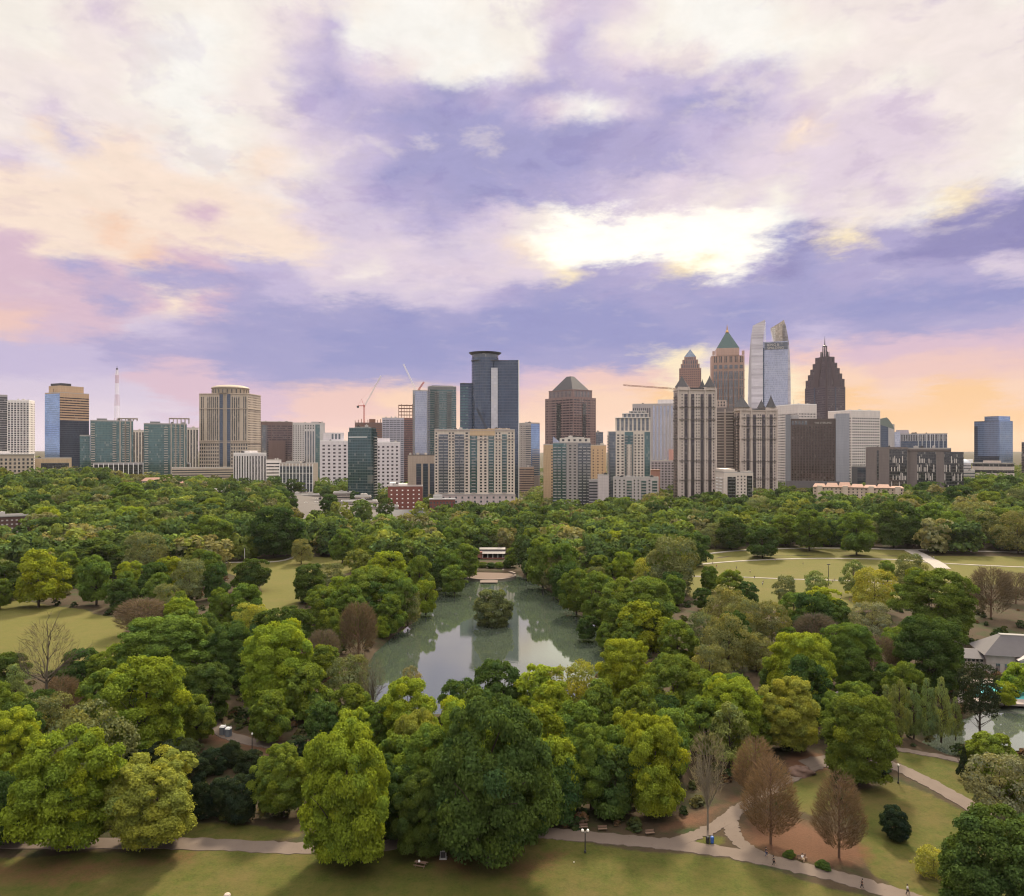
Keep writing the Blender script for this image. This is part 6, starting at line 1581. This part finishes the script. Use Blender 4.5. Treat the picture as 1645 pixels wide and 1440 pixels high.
def person_mesh(pose):
    """one continuous skinned figure; pose: 'stand', 'walk', 'sit'"""
    s = 1 if pose == 'walk' else .25
    V = {}; E = []
    def add(n, p, r, par=None):
        V[n] = (p, r)
        if par: E.append((par, n))
    hz = .92 if pose != 'sit' else .48
    add('pel', (0, 0, hz), .15); add('sp', (0, .01, hz + .22), .14, 'pel'); add('ch', (0, .02, hz + .44), .165, 'sp'); add('nk', (0, .03, hz + .58), .06, 'ch'); add('hd', (0, .02, hz + .72), .10, 'nk'); add('top', (0, .03, hz + .82), .075, 'hd')
    add('nose', (0, -.10, hz + .71), .022, 'hd')
    for sg, nm in ((-1, 'l'), (1, 'r')):
        f = sg * s
        add('sh' + nm, (sg * .19, .02, hz + .50), .065, 'ch'); add('el' + nm, (sg * .25, .02 + .10 * f, hz + .22), .048, 'sh' + nm); add('wr' + nm, (sg * .25, -.08 + .16 * f, hz - .02), .033, 'el' + nm); add('ha' + nm, (sg * .25, -.11 + .18 * f, hz - .12), .036, 'wr' + nm); add('fi' + nm, (sg * .245, -.13 + .18 * f, hz - .19), .020, 'ha' + nm)
        if pose == 'sit':
            add('hp' + nm, (sg * .10, -.02, hz - .02), .10, 'pel'); add('kn' + nm, (sg * .13, -.42, hz + .02), .07, 'hp' + nm); add('an' + nm, (sg * .13, -.44, .09), .045, 'kn' + nm); add('to' + nm, (sg * .13, -.60, .04), .04, 'an' + nm)
        else:
            add('hp' + nm, (sg * .095, 0, hz - .06), .105, 'pel'); add('kn' + nm, (sg * .10, -.06 - .16 * f, .49), .07, 'hp' + nm); add('an' + nm, (sg * .10, .02 - .24 * f, .09), .042, 'kn' + nm); add('to' + nm, (sg * .10, -.13 - .24 * f, .04), .04, 'an' + nm)
    names = list(V); ix = {n: i for i, n in enumerate(names)}
    def skin(sub, name, m, grow=1.0, root=None):
        me = bpy.data.meshes.new('tmp'); ids = [n for n in names if n in sub]; jx = {n: i for i, n in enumerate(ids)}
        me.from_pydata([V[n][0] for n in ids], [(jx[a], jx[b]) for a, b in E if a in jx and b in jx], [])
        o = bpy.data.objects.new('tmp', me); COL.objects.link(o)
        md = o.modifiers.new('s', 'SKIN'); o.modifiers.new('u', 'SUBSURF').levels = 1
        for i, n in enumerate(ids):
            d = me.skin_vertices[0].data[i]; d.radius = (V[n][1] * grow,) * 2; d.use_root = (n == (root or ids[0]))
        out = bpy.data.meshes.new_from_object(o.evaluated_get(bpy.context.evaluated_depsgraph_get())); bpy.data.objects.remove(o)
        out.name = name; out.materials.clear(); out.materials.append(m)
        out.polygons.foreach_set('use_smooth', [True] * len(out.polygons)); return out
    body = skin(set(names), 'person', plain('skin', (.34, .20, .14), .6), 1.0, 'pel')
    shirt = skin({'pel', 'sp', 'ch', 'shl', 'shr', 'ell', 'elr'}, 'shirt', M_BLACK, 1.16, 'pel')
    trous = skin({'pel', 'hpl', 'hpr', 'knl', 'knr', 'anl', 'anr'}, 'trousers', M_BLACK, 1.17, 'pel')
    hair = MB().lathe([(.02, hz + .91), (.08, hz + .88), (.112, hz + .80), (.115, hz + .73), (.10, hz + .68)], 12, 0, .045).mesh('hair'); hair.materials.append(plain('hair_dark', (.02, .015, .012), .6))
    return body, shirt, trous, hair
def people():
    meshes = {p: person_mesh(p) for p in ('stand', 'walk', 'sit')}
    def cloth(n, c): return plain('cloth_' + n, c, .8)
    black, navy, white, red, grey, tan = cloth('black', (.015, .015, .018)), cloth('navy', (.03, .04, .09)), cloth('white', (.7, .68, .66)), cloth('red', (.4, .06, .05)), cloth('grey', (.2, .2, .2)), cloth('tan', (.4, .3, .2))
    def put(p, pose, rz, label, top, leg, group=None, z=0):
        bd, sh, tr, ha = meshes[pose]
        o = bpy.data.objects.new('person', bd); COL.objects.link(o); o.location = p + Vector((0, 0, z)); o.rotation_euler = (0, 0, R(rz)); tag(o, label, 'person', group)
        for me, m in ((sh, top), (tr, leg), (ha, None)):
            c = bpy.data.objects.new(me.name.split('.')[0], me); COL.objects.link(c); c.parent = o
            if m: c.material_slots[0].link = 'OBJECT'; c.material_slots[0].material = m
    up = .11
    put(gz(1231, 1377), 'walk', 100, 'person in dark clothes walking on the brick path nearest the path fork', black, navy, None, up)
    put(gz(1243, 1391), 'walk', 80, 'person in black walking on the brick path edge opposite the bench', black, black, None, up)
    put(gz(1385, 1428), 'walk', 250, 'person in dark clothes running along the brick path below the cypress trees', black, black, None, up)
    put(gz(1458, 1437), 'walk', 60, 'person in a white top walking where the brick path leaves the lawn', white, black, None, up)
    put(gz(1289, 1382), 'sit', 15, 'person in a white top sitting on the path side bench', white, tan, None, .0)
    rs = random.Random(4)
    spots = [(1128, 909), (1145, 906), (1151, 912), (1205, 921), (1212, 931), (1226, 938), (1245, 902), (1341, 934), (1338, 936), (1352, 959), (1365, 967), (1350, 964), (1496, 897), (1500, 898), (1183, 914), (1225, 941), (1290, 908), (1430, 883), (1468, 882)]
    words = ['white', 'grey', 'red', 'black', 'tan', 'navy']; cl = [white, grey, red, black, tan, navy]
    spots.sort()
    for i, (px, py) in enumerate(spots):
        j = i % 6
        put(gz(px, py), 'stand' if i % 2 else 'walk', rs.uniform(0, 360), 'tiny person in a %s top on the sports field, %s from left' % (words[j], ['first', 'second', 'third', 'fourth', 'fifth', 'sixth', 'seventh', 'eighth', 'ninth', 'tenth', 'eleventh', 'twelfth', 'thirteenth', 'fourteenth', 'fifteenth', 'sixteenth', 'seventeenth', 'eighteenth', 'nineteenth'][i]), cl[j], [navy, black, grey][i % 3], 'people scattered over the sports field', .08)
people()

def bench(px, py, rz, label, z=0):
    r = empty('park_bench', gz(px, py) + Vector((0, 0, z)), R(rz)); tag(r, label, 'bench', 'benches along the brick path')
    m = MB()
    for i in range(4): m.box(-.9, .9, -.26 + i * .13, -.16 + i * .13, .43, .47)
    m.build('seat', M_WOOD, r); m = MB()
    for i in range(3): m.box(-.9, .9, .27, .31, .55 + i * .14, .66 + i * .14)
    m.build('backrest', M_WOOD, r)
    for x in (-.8, .8): MB().bar((x, -.22, 0), (x, -.22, .43), .035).bar((x, .27, 0), (x, .30, .95), .035).bar((x, -.22, .42), (x, .27, .42), .03).build('leg', M_BLACK, r)
bench(1289, 1381, 15, 'dark bench with a sitter on the rust brown mulch by the brick path')
bench(937, 1334, 5, 'dark bench in the shade above the double globe lamp post')
bench(1044, 1343, 12, 'dark bench on the path side by the slender grey bare tree')
bench(968, 1337, 5, 'dark bench under the trees between the two other shaded benches')
def park_things():
    r = empty('picnic_table', gz(676, 1392), R(-18)); tag(r, 'dark wooden picnic table on bare soil beside the big dark tree', 'picnic table')
    m = MB()
    for i in range(5): m.box(-1.1, 1.1, -.40 + i * .16, -.26 + i * .16, .72, .76)
    m.build('tabletop', M_WOOD, r)
    for y in (-.75, .75): MB().box(-1.1, 1.1, y - .14, y + .14, .42, .46).build('seat', M_WOOD, r)
    for x in (-.8, .8): MB().bar((x, -.7, 0), (x, .25, .72), .05).bar((x, .7, 0), (x, -.25, .72), .05).bar((x, -.75, .40), (x, .75, .40), .04).build('leg', M_WOOD, r)
    p = gz(676, 1392); o = MB().lathe([(.16, 0), (.2, .05), (.17, .3), (.08, .34)], 10).build('bag', M_WHITE, None, p + Vector((-.3, 0, .76))); tag(o, 'small white bag lying on the picnic table', 'bag')
    for px, m_, lab in ((1137, M_BLACK, 'black litter bin at the tip of the grass wedge'), (1144, plain('bin_blue', (.03, .09, .30), .5), 'blue recycling bin beside the black litter bin')):
        r = empty('litter_bin', gz(px, 1355)); tag(r, lab, 'bin'); MB().lathe([(.30, 0), (.34, .1), (.36, .95), (.38, 1.0)], 14).build('body', m_, r); MB().lathe([(.38, 1.0), (.36, 1.12), (.22, 1.28), (.05, 1.3)], 14).build('lid', m_, r)
    for px, py, lab in ((358, 1181, 'grey portable toilet with white roof, the one half hidden by its neighbour'), (367, 1184, 'grey portable toilet with white roof, standing in front of its neighbour')):
        r = empty('portable_toilet', gz(px, py), R(-12)); tag(r, lab, 'toilet', 'portable toilets by the dirt path')
        MB().box(-.6, .6, -.6, .6, 0, 2.05).build('cabin', plain('toilet_grey', (.10, .115, .14), .5), r); MB().box(-.42, .42, -.64, -.6, .15, 1.9).build('door', plain('toilet_door', (.16, .18, .20), .5), r)
        MB().prism([(-.68, -.68), (.68, -.68), (.68, .68), (-.68, .68)], 2.05, 2.4, [(-.55, -.45), (.55, -.45), (.55, .45), (-.55, .45)]).build('roof', M_WHITE, r); MB().bar((.45, .45, 2.2), (.45, .45, 2.7), .06).build('vent_pipe', M_WHITE, r)
    r = empty('utility_box', gz(712, 1380)); tag(r, 'grey metal utility box in the dark under the big front tree', 'utility box')
    MB().box(-.55, .55, -.4, .4, .12, 1.5).build('cabinet', M_CONC, r); MB().box(-.7, .7, -.55, .55, 0, .12).build('plinth', M_CONC, r); MB().box(-.45, .45, -.44, -.4, .3, 1.35).build('door', M_STEELD, r)
    # boulder by the fork
    rr = np.random.default_rng(4); V = []; n, k = 20, 10
    for j in range(k + 1):
        a = math.pi / 2 * j / k
        for i in range(n):
            t = 2 * math.pi * i / n; q = 1 + .16 * math.sin(3 * t + j) + .10 * rr.normal() * .6
            V.append((3.2 * math.cos(t) * math.cos(a) * q, 2.2 * math.sin(t) * math.cos(a) * q, 2.0 * math.sin(a) * (1 + .1 * rr.normal() * .5) - .3))
    m = MB(); m.v = V; m.f = [(j * n + i, j * n + (i + 1) % n, (j + 1) * n + (i + 1) % n, (j + 1) * n + i) for j in range(k) for i in range(n)]
    o = m.build('boulder', plain('reddish_rock', (.10, .06, .045), .9, var=.5, scale=.9), None, gz(1286, 1243), True); tag(o, 'large reddish brown boulder beside the upper path fork', 'boulder')
    o = MB().lathe([(.55, 0), (.6, .25), (.45, .5), (.1, .62)], 9).build('boulder', plain('pale_rock', (.34, .28, .24), .9, var=.3, scale=1), None, gz(365, 1439)); tag(o, 'small pale rock on the lawn at the bottom of the photo', 'boulder')
    # lake terrace, dock, boathouse
    c = gz(787, 921); c.z = LAKE_Z; D = c.y
    r = empty('lake_terrace', c); tag(r, 'round brick terrace with a pale rim jutting into the lake', 'terrace')
    brick = plain('terrace_brick', (.085, .052, .036), .9, var=.25, scale=1.5); rim = plain('terrace_rim', (.16, .125, .105), .9)
    R0 = 14.5; arc = lambda rad, a0, a1, n=40: [(rad * math.cos(a0 + (a1 - a0) * i / n), rad * .98 * math.sin(a0 + (a1 - a0) * i / n)) for i in range(n + 1)]
    MB().prism(ngon(44, R0), -2, .75).build('platform', brick, r)
    m = MB(); n = 44; a, b = ngon(n, R0 + .05), ngon(n, R0 + 1.3)
    for i in range(n):
        j = (i + 1) % n; back = a[i][1] > 2
        m.prism([a[i], b[i], b[j], a[j]], -2, .95 if not back else 1.7)
    m.build('rim_wall', rim, r)
    for i, t in enumerate((-.5, .45)):
        MB().box(t * R0 * 1.2 - .6, t * R0 * 1.2 + .6, R0 * .8, R0 + 14, 1.2, 2.0).build('stair_wall', rim, r)
    k = empty('dock', c + Vector((0, -R0 - 5.2, 0))); tag(k, 'square wooden dock in front of the round lake terrace', 'dock')
    MB().box(-5, 5, -4.5, 3.6, .35, .6).build('deck', plain('dock_wood', (.11, .078, .065), .9, scale=2), k)
    for x in (-4.6, 4.6):
        for y in (-4.2, 3.2): MB().bar((x, y, -3), (x, y, .34), .2, n=8).build('pile', M_WOOD, k)
    q = gz(791, 897); q.z = hgt(q.x, q.y) + .5
    r = empty('boathouse', q); tag(r, 'open sided brown lake pavilion with a grey metal roof above the terrace', 'pavilion')
    W2 = 8.2
    MB().box(-W2, W2, -4, 4, -2.0, .3).build('base', plain('brick_base', (.22, .09, .07), .9), r)
    MB().box(-W2 - 3.5, -W2 + 1.5, -4.5, 3.5, .3, 4.4).build('brick_wing', plain('brick_base', (.22, .09, .07), .9), r)
    MB().box(-W2 + 1.6, W2 - .2, 1.0, 3.9, .3, 3.0).build('inner_wall', M_BLACK, r)
    for i in range(5): MB().box(-W2 + 1.6 + i * 3.4, -W2 + 2.0 + i * 3.4, -3.8, -3.4, .3, 3.2).build('post', M_WHITE, r)
    m = MB(); m.v = [(-W2 - .6, -5, 3.2), (W2 + .6, -5, 3.2), (W2 + .6, -1, 4.9), (-W2 - .6, -1, 4.9), (W2 + .6, 4.8, 3.2), (-W2 - .6, 4.8, 3.2), (-W2 - .6, -1, 5.6), (W2 + .6, -1, 5.6), (W2 + .6, 1.6, 6.6), (-W2 - .6, 1.6, 6.6)]
    m.f = [(0, 1, 2, 3), (3, 2, 7, 6), (6, 7, 8, 9), (9, 8, 4, 5), (0, 3, 6, 9, 5), (1, 4, 8, 7, 2), (0, 5, 4, 1)]
    m.build('roof', plain('metal_roof', (.055, .045, .05), .4, .3, scale=1), r)
    # bath house, pool
    p = gz(1612, 1076); r = empty('bath_house', p, R(-14)); tag(r, 'pale stone bath house with hipped grey roofs beside the pool', 'building')
    wall = W(.36, .31, .29); rf = plain('bath_roof', (.075, .068, .072), .8, scale=.6)
    s = p.y / F
    MB().box(-7, 16, -6, 8, 0, 6.2).build('wall', wall, r)
    MB().prism([(-8, -7), (17, -7), (17, 9), (-8, 9)], 6.2, 11.6, [(-1, -.2), (12, -.2), (12, 2.2), (-1, 2.2)]).build('roof', rf, r)
    MB().box(-1, 12, -.2, 2.2, 11.6, 11.9).build('roof_cap', M_ROOF, r)
    MB().box(-19, -7, -4.5, 5, 0, 4.4).build('wing', wall, r)
    MB().prism([(-19.8, -5.3), (-7.02, -5.3), (-7.02, 5.8), (-19.8, 5.8)], 4.4, 6.4, [(-19.0, .0), (-7.02, .0), (-7.02, .8), (-19.0, .8)]).build('wing_roof', rf, r)
    for i in range(9): MB().box(-18.4 + i * 1.25, -17.6 + i * 1.25, -4.62, -4.5, 3.3, 4.1).build('clerestory_window', G_DARK, r)
    for x in (-15.5, -3.6, -1.0, 12.5): MB().box(x - .6, x + .6, (-4.64 if x < -7 else -6.14), (-4.5 if x < -7 else -6.0), 1.0 if x > -7 else .1, 3.4 if x > -7 else 2.7).build('window', G_WARM, r)
    MB().prism([(2, -8.5), (10, -8.5), (10, -6.02), (2, -6.02)], 0, 5.4).build('portico', wall, r)
    m = MB(); m.v = [(1.4, -9.0, 5.4), (10.6, -9.0, 5.4), (6, -9.0, 7.9), (1.4, -4, 5.4), (10.6, -4, 5.4), (6, -4, 7.9)]; m.f = [(0, 1, 2), (5, 4, 3), (1, 4, 5, 2), (0, 2, 5, 3), (0, 3, 4, 1)]; m.build('portico_gable', wall, r)
    ar = [(3.6, 0), (8.4, 0)] + [(6 + 2.4 * math.cos(math.pi * i / 10), 2.6 + 2.0 * math.sin(math.pi * i / 10)) for i in range(11)]
    m = MB(); n = len(ar); m.v = [(x, -8.62, z) for x, z in ar] + [(x, -8.5, z) for x, z in ar]; m.f = [tuple(range(n))] + [(i, (i + 1) % n, n + (i + 1) % n, n + i) for i in range(n)]; m.build('arch', M_BLACK, r)
    z = gz(1620, 1108).z + .30
    P = [gp(a, b) for a, b in ((1535, 1128), (1760, 1138), (1760, 1092), (1550, 1092))]
    m = MB(); m.prism([(x, y) for x, y, _ in P], z - .6, z); o = m.build('pool_deck', plain('deck_pale', (.24, .20, .18), .9)); tag(o, kind='structure')
    P = [gp(a, b) for a, b in ((1562, 1121), (1740, 1129), (1740, 1099), (1572, 1099))]
    def poolm(t): return pbr(t, (.10, .40, .40), .05, 0, .8)
    m = MB(); m.prism([(x, y) for x, y, _ in P], z - .3, z + .012); o = m.build('pool_water', mat('pool_water', poolm)); tag(o, kind='structure')
    r = empty('umbrella', gz(1622, 1112)); tag(r, 'pale pool side umbrella by the turquoise pool', 'umbrella'); MB().lathe([(.05, 0), (.05, 2.6)], 6).build('pole', M_WHITE, r); MB().lathe([(2.0, 2.2), (1.0, 2.7), (.05, 3.0)], 8, cap=False).build('canopy', M_WHITE, r)
    r = empty('shed', gz(1482, 1096)); tag(r, 'small shed with a grey flat roof under the dark tree by the bath house', 'shed'); MB().box(-2.6, 2.6, -2.2, 2.2, 0, 2.8).build('wall', M_WOOD, r); MB().prism([(-3.2, -2.8), (3.2, -2.8), (3.2, 2.8), (-3.2, 2.8)], 2.8, 3.9, [(-2.6, .6), (2.6, .6), (2.6, 1.4), (-2.6, 1.4)]).build('roof', plain('roof_blue_grey', (.20, .20, .24), .6), r)
    r = empty('gazebo', gz(1350, 1138)); tag(r, 'dark roofed gazebo peeping between the trees by the lit lamps', 'gazebo')
    for i in range(6): MB().bar((2.2 * math.cos(i * 1.047), 2.2 * math.sin(i * 1.047), 0), (2.2 * math.cos(i * 1.047), 2.2 * math.sin(i * 1.047), 3.0), .09).build('post', M_WHITE, r)
    MB().lathe([(3.0, 3.0), (1.6, 4.1), (.2, 5.0)], 6).build('roof', M_SLATE, r)
    o = MB().lathe([(.02, 0), (.10, .05), (.10, .12), (.02, .16)], 8).build('ball', M_WHITE, None, gz(922, 1388)); tag(o, 'tiny white ball lying on the lawn below the lamp post', 'ball')
park_things()

# ------------------------------------------------------------------ haze
def haze():
    def fn(t):
        v = t.new('ShaderNodeVolumePrincipled')
        v.inputs['Color'].default_value = (.90, .88, .94, 1); v.inputs['Density'].default_value = HAZE
        v.inputs['Anisotropy'].default_value = .3
        return v.outputs[0]
    m = bpy.data.materials.new('haze'); m.use_nodes = True; t = NT(m.node_tree); t.n.clear()
    out = t.new('ShaderNodeOutputMaterial'); t.l.new(fn(t), out.inputs['Volume'])
    o = MB().box(-9300, 9300, -1700, 12400, -9, 300).build('haze', m); tag(o, kind='stuff')
HAZE = 0.000014
haze()
